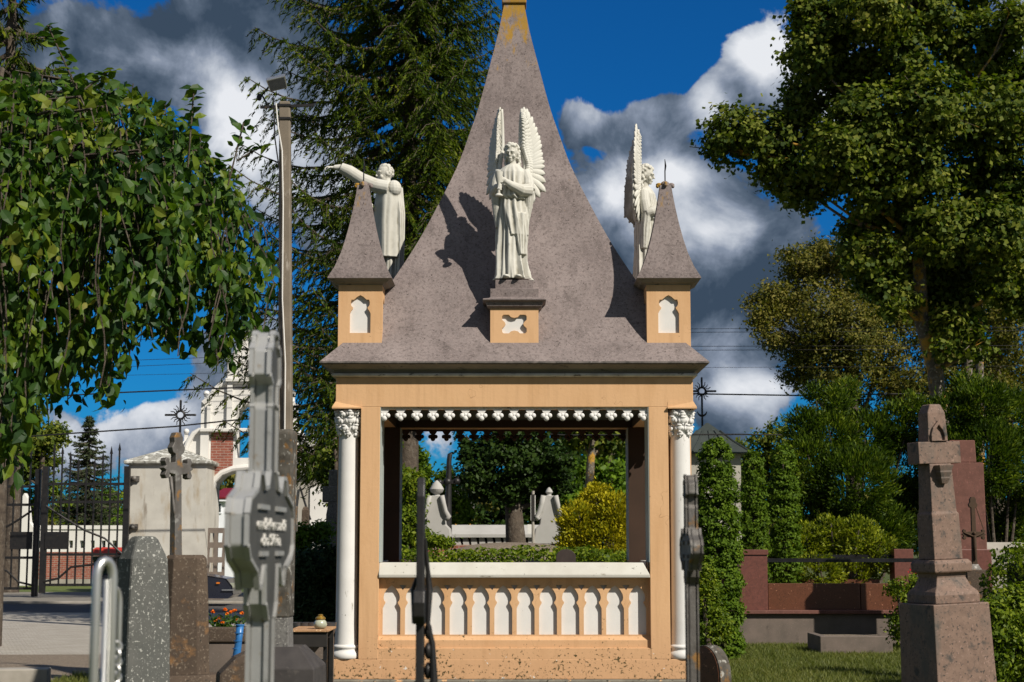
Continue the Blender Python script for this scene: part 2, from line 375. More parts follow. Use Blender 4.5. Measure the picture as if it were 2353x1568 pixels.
for sx in (-1, 1):
    for sy in (-1, 1):
        fp = [(IX, 1.5), (1.39, 1.5), (1.39, 1.27), (HX, 1.27), (HX, 1.10), (IX, 1.10)]
        poly = [(sx*x, sy*y) for x, y in fp]
        MB().prism([poly], .60, ZB, fx=lambda x, y, z: (x, z, y)).build('pillar', ORANGE, chapel, bevel=.004)
        b = MB(); xa, xb = sorted((sx*(IX-.006), sx*(IX-.0005))); ya, yb = sorted((sy*1.098, sy*1.496)); b.box(xa, xb, ya, yb, 1.455, ZB-.001); b.build('reveal_lining', REVEAL, chapel)
        b = MB(); xa, xb = sorted((sx*(IX-.006), sx*(HX-.06))); ya, yb = sorted((sy*1.0975, sy*1.092)); b.box(xa, xb, ya, yb, .81, ZB-.001); b.build('pillar_shade_sheet', SHADEIN, chapel)  # added thin sheet carrying the interior shade as colour
        cxx, cyy = sx*1.508, sy*1.388
        col = MB().lathe([(.104, .725), (.098, .9), (.094, 1.8), (.088, 2.62), (.088, 2.83)], cxx, cyy, 32).build('column', COLW, chapel, smooth=True)
        pr = [(.125, .60), (.132, .612), (.136, .63), (.132, .65), (.120, .665), (.112, .675), (.110, .69), (.120, .697), (.122, .708), (.115, .718), (.106, .726)]
        MB().lathe(pr, cxx, cyy, 32).build('column_base', WHITE, col, smooth='all')
        cap = MB(); rr = random.Random(5+sx*3+sy)
        cap.lathe([(.088, 2.60), (.095, 2.70), (.112, 2.80), (.115, 2.828)], cxx, cyy, 24)
        for row, (z, n, out, s) in enumerate(((2.795, 9, .116, .030), (2.735, 7, .112, .040), (2.665, 7, .104, .036), (2.612, 6, .096, .028))):
            for k in range(n):
                a = 2*math.pi*(k+.5*(row % 2))/n+rr.uniform(-.12, .12)
                ca, sa = math.cos(a), math.sin(a)
                rot = Matrix.Rotation(a, 3, 'Z')
                zz = z+rr.uniform(-.008, .008)
                cap.ball((cxx+ca*out, cyy+sa*out, zz), (.020, s*.95, s*.9), 8, 6, rot)
                cap.ball((cxx+ca*(out+.014), cyy+sa*(out+.014), zz+s*.55), (.014, s*.7, s*.32), 8, 5, rot)
                for q in (-1, 1):
                    cap.ball((cxx+ca*out-sa*q*s*.8, cyy+sa*out+ca*q*s*.8, zz-s*.25), (.014, s*.38, s*.55), 7, 5, rot)
                cap.ball((cxx+ca*out, cyy+sa*out, zz-s*.85), (.012, s*.35, s*.5), 7, 5, rot)
        cap.build('capital', WHITE, col, smooth='all')
        ab = MB(); x0, x1 = sorted((sx*1.385, sx*1.650)); y0, y1 = sorted((sy*1.265, sy*1.53))
        ab.rings([[(x0, y0, 2.835), (x1, y0, 2.835), (x1, y1, 2.835), (x0, y1, 2.835)],
                  [(x0, y0, 2.848), (x1, y0, 2.848), (x1, y1, 2.848), (x0, y1, 2.848)]])
        ab.build('abacus', ORANGE, col)
        k = MB(); ab2 = [[(sx*1.385, sy*1.503, 2.849), (sx*1.650, sy*1.53, 2.849), (sx*1.650, sy*1.265, 2.849), (sx*1.385, sy*1.265, 2.849)],
                         [(sx*1.39, sy*1.503, 2.90), (sx*1.622, sy*1.503, 2.90), (sx*1.622, sy*1.265, 2.90), (sx*1.39, sy*1.265, 2.90)]]
        k.rings(ab2); k.build('capital_fillet', ORANGE, col)

def arch(cx, z0, z1, w=.072):                    # lancet trefoil outline
    h = z1-z0; zn = z0+h*.60; pts = [(cx-w, z0), (cx+w, z0), (cx+w, zn-.03), (cx+w*.86, zn-.004), (cx+w*.73, zn+.012), (cx+w*.70, zn+.026), (cx+w*.82, zn+.036)]
    up = [(cx+w*.90, zn+.050), (cx+w*.92, zn+.070), (cx+w*.85, zn+.098), (cx+w*.60, z1-.042), (cx+w*.30, z1-.016), (cx, z1)]
    pts += up; return pts+[(2*cx-x, z) for x, z in reversed(pts[2:-1])]
def side_panel(rz, L, D, n):
    """parapet, rail and fringe of one side; L half opening, D distance of the wall face from the axis"""
    root = chapel; rot = (0, 0, rz)
    yf = -D+.072
    holes = []; pit = 2*(L-.012)/n
    for i in range(n):
        c = -L+.012+pit*(i+.5)
        holes.append(list(reversed(arch(c, .812, 1.250, min(.080, pit*.40)))))
        if i < n-1:
            t = c+pit/2; holes.append([(t, 1.205), (t-.030, 1.252), (t+.030, 1.252)])
    p = MB().prism([[(-L, .790), (L, .790), (L, 1.315), (-L, 1.315)]]+holes, yf, yf+.026)
    p.build('arcade_panel', ORANGE, root, rot=rot)
    MB().box(-L, L, yf+.031, yf+.09, .790, 1.315).build('panel_back', WHITE, root, rot=rot)
    st = MB(); prof = [(-D+.004, .601), (-D+.004, .695), (-D+.03, .700), (-D+.03, .765), (yf+.002, .800), (-D+.2, .800), (-D+.2, .601)]
    st.rings([[(-L, y, z) for y, z in prof], [(L, y, z) for y, z in prof]]); st.build('parapet_foot', ORANGE, root, rot=rot)
    r = MB(); prof = [(-D-.012, 1.318), (-D-.018, 1.345), (-D+.030, 1.452), (-D+.30, 1.452), (-D+.30, 1.318)]
    r.rings([[(-L+.001, y, z) for y, z in prof], [(L-.06 if z > 1.4 else L-.002, y, z) for y, z in prof]]); r.build('parapet_rail', SILLW, root, rot=rot, bevel=.006, loc=(0, 0, -.035 if rz > 3 else 0))
    b = MB(); b.box(-L+.001, L-.001, -D+.030, -D+.06, ZB-.020, ZB-.001); b.build('fringe_board', SHADEIN if rz > 3 else TRIM, root, rot=rot)  # rear board coloured dark in place of its shade
    pt = .147; m = int(2*L/pt); first = None
    for i in range(m+1):
        x = -L+.035+i*pt
        if x > L-.02: break
        if first is None:
            q = MB(); y = -D+.030
            q.prism([[(-.045, ZB-.02), (-.030, ZB-.045), (-.014, ZB-.062), (-.010, ZB-.075), (.010, ZB-.075), (.014, ZB-.062), (.030, ZB-.045), (.045, ZB-.02)]], y, y+.03)
            q.ball((0, y+.005, ZB-.100), .026, 10, 7); q.ball((-.030, y+.005, ZB-.076), .023, 10, 7); q.ball((.030, y+.005, ZB-.076), .023, 10, 7)
            q.ball((0, y, ZB-.07), (.018, .012, .018), 8, 6)
            o = q.build('trefoil_pendant', SHADEIN if rz > 3 else WHITE, root, smooth=True)  # rear pendants have their shade put into the colour
            first = o
        else:
            o = first.copy(); COL.objects.link(o)
        o.parent = root; o.rotation_euler = rot; o.location = Matrix.Rotation(rz, 3, 'Z') @ Vector((x, 0, 0))
side_panel(0, IX, HY, 12); side_panel(math.pi, IX, HY, 12)
side_panel(R(90), IY, HX, 11); side_panel(R(-90), IY, HX, 11)

# cornice and roof
K = .94
MB().stack2([(HX+.012, HY+.012, 3.121), (HX+.036, HY+.036, 3.130), (HX+.040, HY+.040, 3.142), (HX+.030, HY+.030, 3.155)]).build('cornice_moulding', TRIM, chapel, smooth=True)
MB().stack2([(HX+.005, HY+.005, 3.156), (HX+.02, HY+.02, 3.18), (HX+.10, HY+.11, 3.218), (1.735, 1.735*K, 3.226)]).build('cornice_soffit', SOFFIT, chapel)
MB().stack2([(1.740, 1.740*K, 3.227), (1.756, 1.756*K, 3.236), (1.754, 1.754*K, 3.250)]).build('eave_edge', EDGE, chapel)
prof = [(1.752, 3.251), (1.52, 3.484), (1.31, 3.80), (1.122, 4.12), (.935, 4.46), (.765, 4.82), (.56, 5.30), (.43, 5.70), (.35, 5.97), (.235, 6.45), (.155, 6.80), (.098, 7.12)]
fine = []
for i in range(len(prof)-1):
    p0 = prof[max(i-1, 0)]; p1 = prof[i]; p2 = prof[i+1]; p3 = prof[min(i+2, len(prof)-1)]
    for k in range(4):
        t = k/4; f = lambda a, b, c, d: .5*((2*b)+(-a+c)*t+(2*a-5*b+4*c-d)*t*t+(-a+3*b-3*c+d)*t**3)
        fine.append((f(p0[0], p1[0], p2[0], p3[0]), f(p0[1], p1[1], p2[1], p3[1])) if i else (p1[0]+(p2[0]-p1[0])*t, p1[1]+(p2[1]-p1[1])*t))
fine.append(prof[-1])
roof = MB().stack(fine, ky=K).build('roof', ROOFL, chapel, smooth=True)
MB().stack2([(.125, .12, 7.10), (.125, .12, 7.42), (.10, .10, 7.50)]).build('roof_cap', ROOFL, roof, bevel=.01)
def roof_w(z):
    for a, b in zip(fine[:-1], fine[1:]):
        if a[1] <= z <= b[1]: return a[0]+(b[0]-a[0])*(z-a[1])/(b[1]-a[1])
    return 0
mtm = MB(); mtm.bar((0, 0, 7.5), (0, 0, 8.1), .03, .03); mtm.bar((-.2, 0, 7.9), (.2, 0, 7.9), .03, .03); mtm.build('roof_cross', IRON, roof)

# corner turrets
zb = zd(787, 15.03)-.05; zt = zd(655, 15.03); zc = zd(637, 14.95); ztip = zd(428, 15.23)
LICH2 = lichen_top('turret_roof_with_lichen', zc-zb+.35, ztip-zb+.25)
def turret(px, py):
    t = bpy.data.objects.new('turret', None); COL.objects.link(t); t.parent = chapel; t.location = (px, py, zb)
    h = zt-zb; a0 = zd(765, 15.03)-zb; a1 = zd(678, 15.03)-zb
    MB().stack([(.170, -.12), (.170, h-.002)]).build('turret_core', WHITE, t)
    for k in range(4):
        ho = list(reversed(arch(0, a0, a1, .095)))
        w = .2 if k % 2 == 0 else .1695
        MB().prism([[(-w, -.12), (w, -.12), (w, h), (-w, h)], ho], -.2, -.171).build('turret_wall', ORANGE, t, rot=(0, 0, k*math.pi/2))
    z2 = zc-zb
    MB().stack([(.202, h+.001), (.215, h+.012), (.245, h+.02), (.262, z2-.025), (.290, z2-.010)]).build('turret_cornice', SOFFIT, t)
    zz = ztip-zb
    H = zz-z2
    pr = [(.292, z2-.009), (.292, z2), (.235, z2+H*.12), (.185, z2+H*.27), (.148, z2+H*.42), (.115, z2+H*.58), (.086, z2+H*.75), (.064, z2+H*.9), (.052, zz)]
    rf = MB().stack(pr).build('turret_roof', LICH2, t, smooth=True)
    fn = MB(); fn.ball((0, 0, zz+.01), (.045, .045, .04), 10, 7)
    for k in range(4):
        a = k*math.pi/2
        fn.ball((.058*math.cos(a), .058*math.sin(a), zz+.012), (.030, .020, .020), 8, 6, Matrix.Rotation(a, 3, 'Z'))
        fn.ball((.072*math.cos(a), .072*math.sin(a), zz-.002), (.016, .020, .018), 8, 6, Matrix.Rotation(a, 3, 'Z'))
    fn.build('leaf_finial', LICH2, rf, smooth='all')
    sp = MB(); zs = zd(366, 15.23)-zb
    sp.tube([(0, 0, zz), (0, 0, zz+(zs-zz)*.55), (.006, 0, zz+(zs-zz)*.75), (0, 0, zs)], [.006, .006, .009, .003], 6); sp.build('iron_spike', IRON, rf)
for sx in (-1, 1):
    for sy in (-1, 1): turret(sx*1.41, sy*1.27)

# pedestals half way along each side
pz = [zd(y, 15.0) for y in (784, 708, 690, 684, 662, 640)]
def pedestal(rz, D):
    t = bpy.data.objects.new('pedestal', None); COL.objects.link(t); t.parent = chapel; t.rotation_euler = (0, 0, rz)
    t.location = Matrix.Rotation(rz, 3, 'Z') @ Vector((0, -D+.22, 0))
    z0, z1, z2, z3, z4, z5 = pz
    MB().stack([(.19, z0-.1), (.19, z1-.003)]).build('pedestal_core', WHITE, t)
    cz = (z0+z1)/2+.01
    def quat():
        w, h = .112, .086; pts = []
        q = [(.45, 1), (.88, 1), (1, .85), (1, .45), (.80, .22), (.72, 0)]
        for x, z in q: pts.append((x*w, z*h))
        for x, z in reversed(q[:-1]): pts.append((x*w, -z*h))
        pts.append((.28*w, -.78*h)); pts.append((0, -.70*h)); pts.append((-.28*w, -.78*h))
        for x, z in q: pts.append((-x*w, -z*h))
        for x, z in reversed(q[:-1]): pts.append((-x*w, z*h))
        pts.append((-.28*w, .74*h)); pts.append((0, .66*h)); pts.append((.28*w, .74*h))
        return [(x, z+cz) for x, z in pts]
    for k in range(4):
        w = .22 if k % 2 == 0 else .1895
        MB().prism([[(-w, z0-.1), (w, z0-.1), (w, z1), (-w, z1)], quat()], -.22, -.191).build('pedestal_wall', ORANGE, t, rot=(0, 0, k*math.pi/2))
    MB().stack([(.222, z1+.001), (.235, z1+.012), (.25, z1+.018), (.262, z2-.012), (.285, z2-.008), (.292, z2+.004), (.285, z2+.012), (.235, z3), (.222, z3+.01), (.222, z4), (.176, z4+.001), (.176, z5)]).build('pedestal_cap', ROOF, t, bevel=.004)
pedestal(0, 1.47); pedestal(math.pi, 1.47); pedestal(R(90), 1.56); pedestal(R(-90), 1.56)
PEDZ = pz[5]
# ------------------------------------------------------------ statues
def drape(b, prof, seg=72, k1=8, k2=15, ph=0.0, tw=1.0, lean=None):
    """prof: (z, cx, cy, rx, ry, fold depth) -> one draped tube of cloth"""
    rings = []; zs = [p[0] for p in prof]
    n = max(10, int((zs[-1]-zs[0])/.014))
    for i in range(n+1):
        z = zs[0]+(zs[-1]-zs[0])*i/n
        cx, cy, rx, ry, am = [float(np.interp(z, zs, [p[j] for p in prof])) for j in range(1, 6)]
        r = []
        for k in range(seg):
            a = 2*math.pi*k/seg
            f1 = 1-abs(math.sin(k1*a/2+ph+tw*z*1.1+.6*math.sin(a*2+ph)))**.7*1.5
            f2 = math.sin(k2*a+ph*2-tw*z*2.3+math.sin(3*a))
            m = 1+am*(1.15*f1+.5*f2)
            r.append((cx+rx*math.cos(a)*m, cy+ry*math.sin(a)*m, z))
        rings.append(r)
    return b.rings(rings)
def fingers(b, c, d, side, up, n=4, L=.055):
    c = Vector(c); d = Vector(d).normalized(); side = Vector(side).normalized(); up = Vector(up).normalized()
    for i in range(n):
        s = c+up*(i-1.5)*.0145
        q = [s, s+d*L*.5+side*.004, s+d*L*.85-side*.012, s+d*L*.9-side*.03]
        b.tube([tuple(x) for x in q], [.0085, .008, .0075, .006], 7)
    b.tube([tuple(c+up*.03), tuple(c+up*.038+d*.02-side*.01), tuple(c+up*.03+d*.03-side*.025)], [.009, .008, .007], 7)
def head(b, c, turn=0, tilt=0, s=1.0, curls=True, seed=3):
    c = Vector(c); m = Matrix.Rotation(turn, 3, 'Z') @ Matrix.Rotation(tilt, 3, 'X')
    q = lambda x, y, z: tuple(c+m @ Vector((x*s, y*s, z*s)))
    B = lambda p, r, sg=12: b.ball(q(*p), tuple(x*s for x in r), sg, 9, m)
    B((0, .008, .010), (.060, .070, .074), 16)          # skull
    B((0, -.020, -.030), (.043, .044, .050), 14)         # jaw
    B((0, -.052, -.066), (.017, .014, .014))             # chin
    b.tube([q(0, -.066, .010), q(0, -.076, -.010), q(0, -.082, -.022)], [.007*s, .008*s, .011*s], 8)   # nose
    b.tube([q(-.040, -.052, .014), q(-.018, -.066, .020), q(0, -.066, .016), q(.018, -.066, .020), q(.040, -.052, .014)], [.006*s, .008*s, .006*s, .008*s, .006*s], 7)  # brow
    for e in (-1, 1):
        B((e*.021, -.054, .001), (.011, .009, .007), 9); B((e*.030, -.046, -.028), (.018, .016, .018), 9)
        B((e*.058, .002, -.004), (.008, .014, .018), 8)
    B((0, -.067, -.043), (.017, .007, .0045), 9); B((0, -.064, -.051), (.014, .007, .0045), 9)
    rr = random.Random(seed)
    if curls:
        for i in range(64):
            a = rr.uniform(0, 2*math.pi); h = rr.uniform(-.35, 1)
            if -math.sin(a) > .1 and h < .60: continue
            w = math.sqrt(max(0, 1-h*h))
            B((.064*w*math.cos(a), .012+.074*w*math.sin(a), .014+.078*h), (.017, .017, .015), 7)
        for e in (-1, 1):
            for i in range(9):
                B((e*(.060+.006*math.sin(i*2)), .012+.01*math.cos(i*1.7), -.02-.017*i), (.016, .018, .014), 7)
            for i in range(6): B((e*.052, .045, -.03-.02*i), (.022, .022, .018), 7)
    else:
        for i in range(110):
            a = rr.uniform(0, 2*math.pi); h = rr.uniform(-.5, 1); w = math.sqrt(max(0, 1-h*h))
            if -math.sin(a) > -.1 and h < .75: continue
            B((.055*w*math.cos(a), .014+.065*w*math.sin(a), .012+.070*h), (.014, .014, .011), 7)
def wing(parent, lead, tips, side, sweep, yb=.07, flip=1):
    """lead: shoulder to tip of the leading edge, tips: feather ends; (x, z), swept backwards by angle"""
    b = MB(); cs, sn = math.cos(sweep), math.sin(sweep)
    x0 = lead[0][0]
    def W3(x, z, off=0):
        dx = (x-x0)
        return Vector((side*(x0+dx*cs+off*sn), yb+abs(dx)*sn*1.0-off*cs, z))
    L = [Vector((x, 0, z)) for x, z in lead]
    def lp(t):
        t = t*(len(lead)-1); i = min(int(t), len(lead)-2); f = t-i
        return (lead[i][0]*(1-f)+lead[i+1][0]*f, lead[i][1]*(1-f)+lead[i+1][1]*f)
    b.tube([W3(*lp(t/14)) for t in range(15)], [.026-.014*t/14 for t in range(15)], 10)
    nn_ = []
    for i, p in enumerate(tips):
        nn_.append(p)
        if i < 7: nn_.append(((p[0]+tips[i+1][0])/2+.006, (p[1]+tips[i+1][1])/2+.008))
    tips = nn_; nT = len(tips)
    def feather(r, t, w, th, off):
        r = Vector(r); t = Vector(t); d = t-r; n = Vector((-d[1], d[0])).normalized()
        rs = []
        for i in range(9):
            f = i/8; ww = w*min(1, .55+f)*(1 if f < .7 else math.sqrt(max(.06, 1-((f-.7)/.305)**2)))
            p = r+d*f; bow = .012*math.sin(math.pi*f)
            ring = []
            for u, h in ((-1, 0), (-.5, .55), (0, 1.0), (.5, .55), (1, 0), (0, -.7)):
                q = p+n*u*ww; ring.append(tuple(W3(q[0], q[1], off+bow+h*th)))
            rs.append(ring)
        b.rings(rs)
    for i, t in enumerate(tips):
        f = .60*(1-i/(nT-1))**1.1
        feather(lp(max(.01, f)), t, .034 if i < 14 else .033, .010, .0+.0012*i)
    web = [tuple(p) for p in lead]+[(lp(max(.01, .60*(1-i/(nT-1))**1.1))[0]*(1-.90)+t[0]*.90, lp(max(.01, .60*(1-i/(nT-1))**1.1))[1]*.10+t[1]*.90) for i, t in enumerate(tips)]
    b.prism([web], -.006, .012, fx=lambda x, y, z: tuple(W3(x, z, y)))

    rr = random.Random(2)
    for row, (s0, n, w) in enumerate(((.62, nT+3, .030), (.40, nT+5, .024), (.20, nT+5, .020))):
        for i in range(n):
            f = i/(n-1); ti = f*(nT-1); a = int(min(ti, nT-2)); g = ti-a
            tip = (tips[a][0]*(1-g)+tips[a+1][0]*g, tips[a][1]*(1-g)+tips[a+1][1]*g)
            r = lp(max(.02, .80*(1-f))); e = (r[0]+(tip[0]-r[0])*s0, r[1]+(tip[1]-r[1])*s0)
            feather(r, e, w, .010, .014+.008*row)
    return b.build('wing', STATUE, parent, smooth='all')
S13 = .00129
lead = [(.105, .96), (.120, 1.08), (.070, 1.22), (.075, 1.46), (.085, 1.60)]
tips = [(.105, 1.615), (.150, 1.57), (.200, 1.47), (.230, 1.38), (.255, 1.31), (.262, 1.22), (.275, 1.15), (.292, 1.07), (.295, 1.00), (.300, .92), (.300, .83), (.245, .775), (.190, .725), (.145, .70)]

def finish(b, name, root, vox=.0058):
    o = b.build(name, STATUE, root, smooth='all')
    m = o.modifiers.new('union', 'REMESH'); m.mode = 'VOXEL'; m.voxel_size = vox; m.use_smooth_shade = True
    s = o.modifiers.new('soft', 'SMOOTH'); s.factor = .5; s.iterations = 1
    return o
def angel(name, label, loc, rz, chalice=True, turn=.25, seed=1, sw=(R(14), R(56))):
    t = thing(name, label, 'statue', loc, rz)
    b = MB()
    drape(b, [(0, 0, .01, .165, .130, .17), (.03, 0, .0, .148, .115, .17), (.18, -.01, 0, .132, .103, .17), (.45, -.01, 0, .124, .098, .15), (.70, 0, 0, .122, .095, .07), (.80, 0, 0, .105, .082, .04)], k1=9, ph=.4+seed)
    drape(b, [(.40, .035, -.012, .108, .102, .10), (.52, .02, -.012, .124, .110, .15), (.66, .0, -.008, .124, .106, .12), (.78, 0, -.004, .112, .092, .06)], k1=7, ph=2.1+seed, tw=2)
    drape(b, [(.22, .085, -.03, .045, .070, .12), (.40, .075, -.03, .062, .080, .12), (.60, .05, -.03, .085, .085, .1)], k1=5, ph=1.0, tw=2.5)
    drape(b, [(.725, .03, -.01, .120, .098, .08), (.75, .0, -.012, .142, .116, .09), (.80, 0, -.008, .130, .112, .12), (.90, 0, -.005, .122, .100, .10), (.99, 0, 0, .128, .088, .05), (1.035, 0, .005, .085, .065, .03), (1.06, 0, .008, .045, .045, 0)], k1=10, k2=18, ph=.2+seed, tw=.4)
    b.tube([(0, .01, 1.02), (-.003, .005, 1.11)], [.040, .036], 12)
    head(b, (-.006, -.010, 1.165), turn=-turn, tilt=.22, s=1.0, seed=seed)
    # arms in wide sleeves
    b.tube([(-.11, 0, 1.0), (-.140, -.01, .90), (-.150, -.03, .80)], [.048, .050, .052], 12)
    b.tube([(-.150, -.03, .80), (-.145, -.085, .81), (-.130, -.125, .835)], [.052, .042, .030], 12)
    b.tube([(.11, 0, 1.0), (.140, -.015, .90), (.145, -.05, .81)], [.048, .056, .060], 12)
    b.tube([(.145, -.05, .81), (.08, -.110, .80), (-.01, -.145, .84), (-.06, -.15, .875)], [.070, .056, .036, .026], 12)
    drape(b, [(.50, .125, .0, .020, .030, .14), (.66, .135, -.02, .040, .048, .16), (.80, .145, -.04, .052, .055, .08)], seg=36, k1=6)
    drape(b, [(.48, -.130, .0, .020, .028, .14), (.66, -.142, -.01, .034, .040, .16), (.80, -.148, -.03, .045, .045, .08)], seg=36, k1=6)
    b.ball((-.075, -.155, .885), (.030, .018, .024)); b.ball((-.125, -.140, .830), (.026, .020, .026))
    fingers(b, (-.085, -.168, .885), (-1, -.15, -.1), (0, -1, 0), (0, 0, 1), L=.052)
    fingers(b, (-.130, -.158, .815), (.8, -.5, 0), (0, -1, 0), (0, 0, 1), L=.045)
    for e in (-1, 1): b.ball((e*.055, -.135, .012), (.030, .055, .018))
    finish(b, 'robed_body', t)
    if chalice:
        MB().lathe([(.036, .735), (.034, .745), (.014, .76), (.012, .79), (.020, .80), (.012, .81), (.013, .84), (.024, .87), (.032, .91), (.037, .955), (.033, .955), (.026, .91)], -.118, -.165, 16).build('chalice', STATUE, t, smooth=True)
    wing(t, lead, tips, 1, sw[0]); wing(t, lead, tips, -1, sw[1])
    return t
def apostle(name, label, loc, rz):
    t = thing(name, label, 'statue', loc, rz); b = MB()
    drape(b, [(0, 0, .0, .120, .125, .10), (.05, 0, 0, .105, .110, .10), (.30, 0, 0, .100, .098, .10), (.60, 0, 0, .115, .110, .08), (.80, 0, 0, .115, .105, .06)], k1=7, ph=1.4)
    drape(b, [(.40, 0, 0, .150, .125, .07), (.43, 0, 0, .148, .122, .07), (.70, 0, 0, .150, .125, .05), (.90, 0, .01, .150, .130, .04), (1.02, 0, .01, .145, .110, .03), (1.08, 0, .01, .08, .07, .02)], k1=5, k2=9, ph=.5, tw=.3)
    drape(b, [(.05, 0, .09, .085, .045, .12), (.40, 0, .10, .110, .050, .12), (.80, 0, .10, .130, .055, .10), (1.04, 0, .075, .110, .060, .06)], k1=8, ph=2.2, tw=.2)
    b.ball((.11, .05, 1.02), (.06, .07, .075)); b.ball((-.11, .05, 1.01), (.06, .07, .075))
    b.tube([(0, .0, 1.04), (0, -.02, 1.13)], [.042, .038], 12)
    head(b, (0, -.035, 1.175), turn=.35, tilt=.12, s=1.05, curls=False, seed=4)
    b.tube([(.115, 0, 1.02), (.10, -.12, 1.045), (.09, -.25, 1.10), (.08, -.36, 1.17), (.08, -.44, 1.205)], [.066, .064, .060, .058, .046], 14)
    b.tube([(.08, -.44, 1.205), (.08, -.50, 1.205)], [.030, .022], 10)
    b.ball((.08, -.52, 1.203), (.020, .036, .013))
    fingers(b, (.08, -.53, 1.203), (0, -1, -.05), (0, 0, 1), (1, 0, 0), L=.06)
    b.tube([(-.12, 0, 1.0), (-.16, -.03, .88), (-.12, -.11, .80), (-.02, -.15, .84)], [.055, .058, .050, .030], 12)
    b.ball((.01, -.155, .85), (.030, .022, .022)); fingers(b, (.03, -.165, .85), (1, -.1, 0), (0, -1, 0), (0, 0, 1), L=.045)
    for e in (-1, 1): b.ball((e*.05, -.11, .012), (.03, .055, .018))
    finish(b, 'robed_body', t); return t
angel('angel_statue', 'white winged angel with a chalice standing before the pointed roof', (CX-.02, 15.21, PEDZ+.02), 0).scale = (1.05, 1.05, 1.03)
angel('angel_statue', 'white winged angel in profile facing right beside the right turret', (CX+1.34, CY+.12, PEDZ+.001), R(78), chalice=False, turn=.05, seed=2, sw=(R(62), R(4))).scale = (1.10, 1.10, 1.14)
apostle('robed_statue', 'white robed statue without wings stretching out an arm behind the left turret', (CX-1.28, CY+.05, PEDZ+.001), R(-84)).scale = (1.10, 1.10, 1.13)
# ------------------------------------------------------------ ground
GRASSM = stone('lawn_soil', (.048, .068, .012), (.085, .095, .02), .8, specks=[((.14, .125, .03), 5, .55, .75), ((.02, .03, .01), 30, .5, .7)], bump=.6, bscale=20, bdist=.03)
PAVE = None
def pave_mat():
    m, t, b = newmat('concrete_block_paving'); v = objco(t)
    br = N(t, 'ShaderNodeTexBrick', ins={'Vector': v, 'Color1': (.34, .31, .265, 1), 'Color2': (.40, .365, .31, 1), 'Mortar': (.14, .12, .10, 1), 'Scale': 1.0, 'Mortar Size': .008, 'Brick Width': .2, 'Row Height': .1})
    c = mixc(t, N(t, 'ShaderNodeMapRange', ins={0: nz(t, v, 2, 5), 1: .4, 2: .75, 4: .5}).outputs[0], br.outputs[0], (.20, .18, .14))
    t.links.new(c, b.inputs['Base Color']); b.inputs['Roughness'].default_value = .9
    bp = N(t, 'ShaderNodeBump', ins={'Height': nz(t, v, 40, 4), 'Strength': .3, 'Distance': .01}); t.links.new(bp.outputs[0], b.inputs['Normal']); return m
PAVE = pave_mat()
ASPH = stone('asphalt', (.075, .07, .068), (.055, .052, .05), 4, specks=[((.11, .10, .095), 60, .55, .75)], bump=.4)
WALKM = stone('grey_pavement_slabs', (.22, .20, .17), (.17, .155, .13), 3, bump=.3)
GRAVM = stone('gravel', (.24, .19, .14), (.16, .125, .09), 25, specks=[((.42, .36, .29), 40, .58, .66), ((.06, .05, .035), 30, .6, .68)], bump=1.0, bscale=70, bdist=.02)
KERBM = stone('concrete_kerb', (.34, .31, .27), (.27, .25, .21), 6, bump=.3)
def sheet(name, pts, z, mat, div=0):
    b = MB(); b.add([(x, y, z) for x, y in pts], [tuple(range(len(pts)))]); return struct(b.build(name, mat))
gb = MB(); n = 60
vs = []; fs = []
for j in range(n+1):
    for i in range(n+1):
        x = -300+600*i/n; y = -60+560*j/n; vs.append((x, y, 0))
for j in range(n):
    for i in range(n): fs.append((j*(n+1)+i, j*(n+1)+i+1, (j+1)*(n+1)+i+1, (j+1)*(n+1)+i))
gb.add(vs, fs); struct(gb.build('ground', GRASSM))
# left: paved yard, kerb, street, far pavement
sheet('paved_yard', [(-40, 24.0), (-5.6, 24.0), (-4.6, 26.5), (-4.3, 40.6), (-40, 40.6)], .004, PAVE)
sheet('gravel_strip', [(-14, 18.5), (-3.0, 18.5), (-3.0, 24.2), (-5.4, 25.0), (-14, 24.6)], .008, GRAVM)
sheet('street', [(-160, 40.6), (-2.0, 40.6), (-2.0, 47.0), (-160, 47.0)], .006, ASPH)
sheet('pavement', [(-160, 47.0), (-2.0, 47.0), (-2.0, 58.5), (-160, 58.5)], .010, WALKM)
k = MB(); k.box(-160, -2.0, 46.86, 47.0, 0, .07); struct(k.build('kerb', KERBM, bevel=.01))
sheet('chapel_forecourt', [(-2.6, 13.6), (2.2, 13.6), (2.2, 18.9), (-2.6, 18.9)], .005, WALKM)

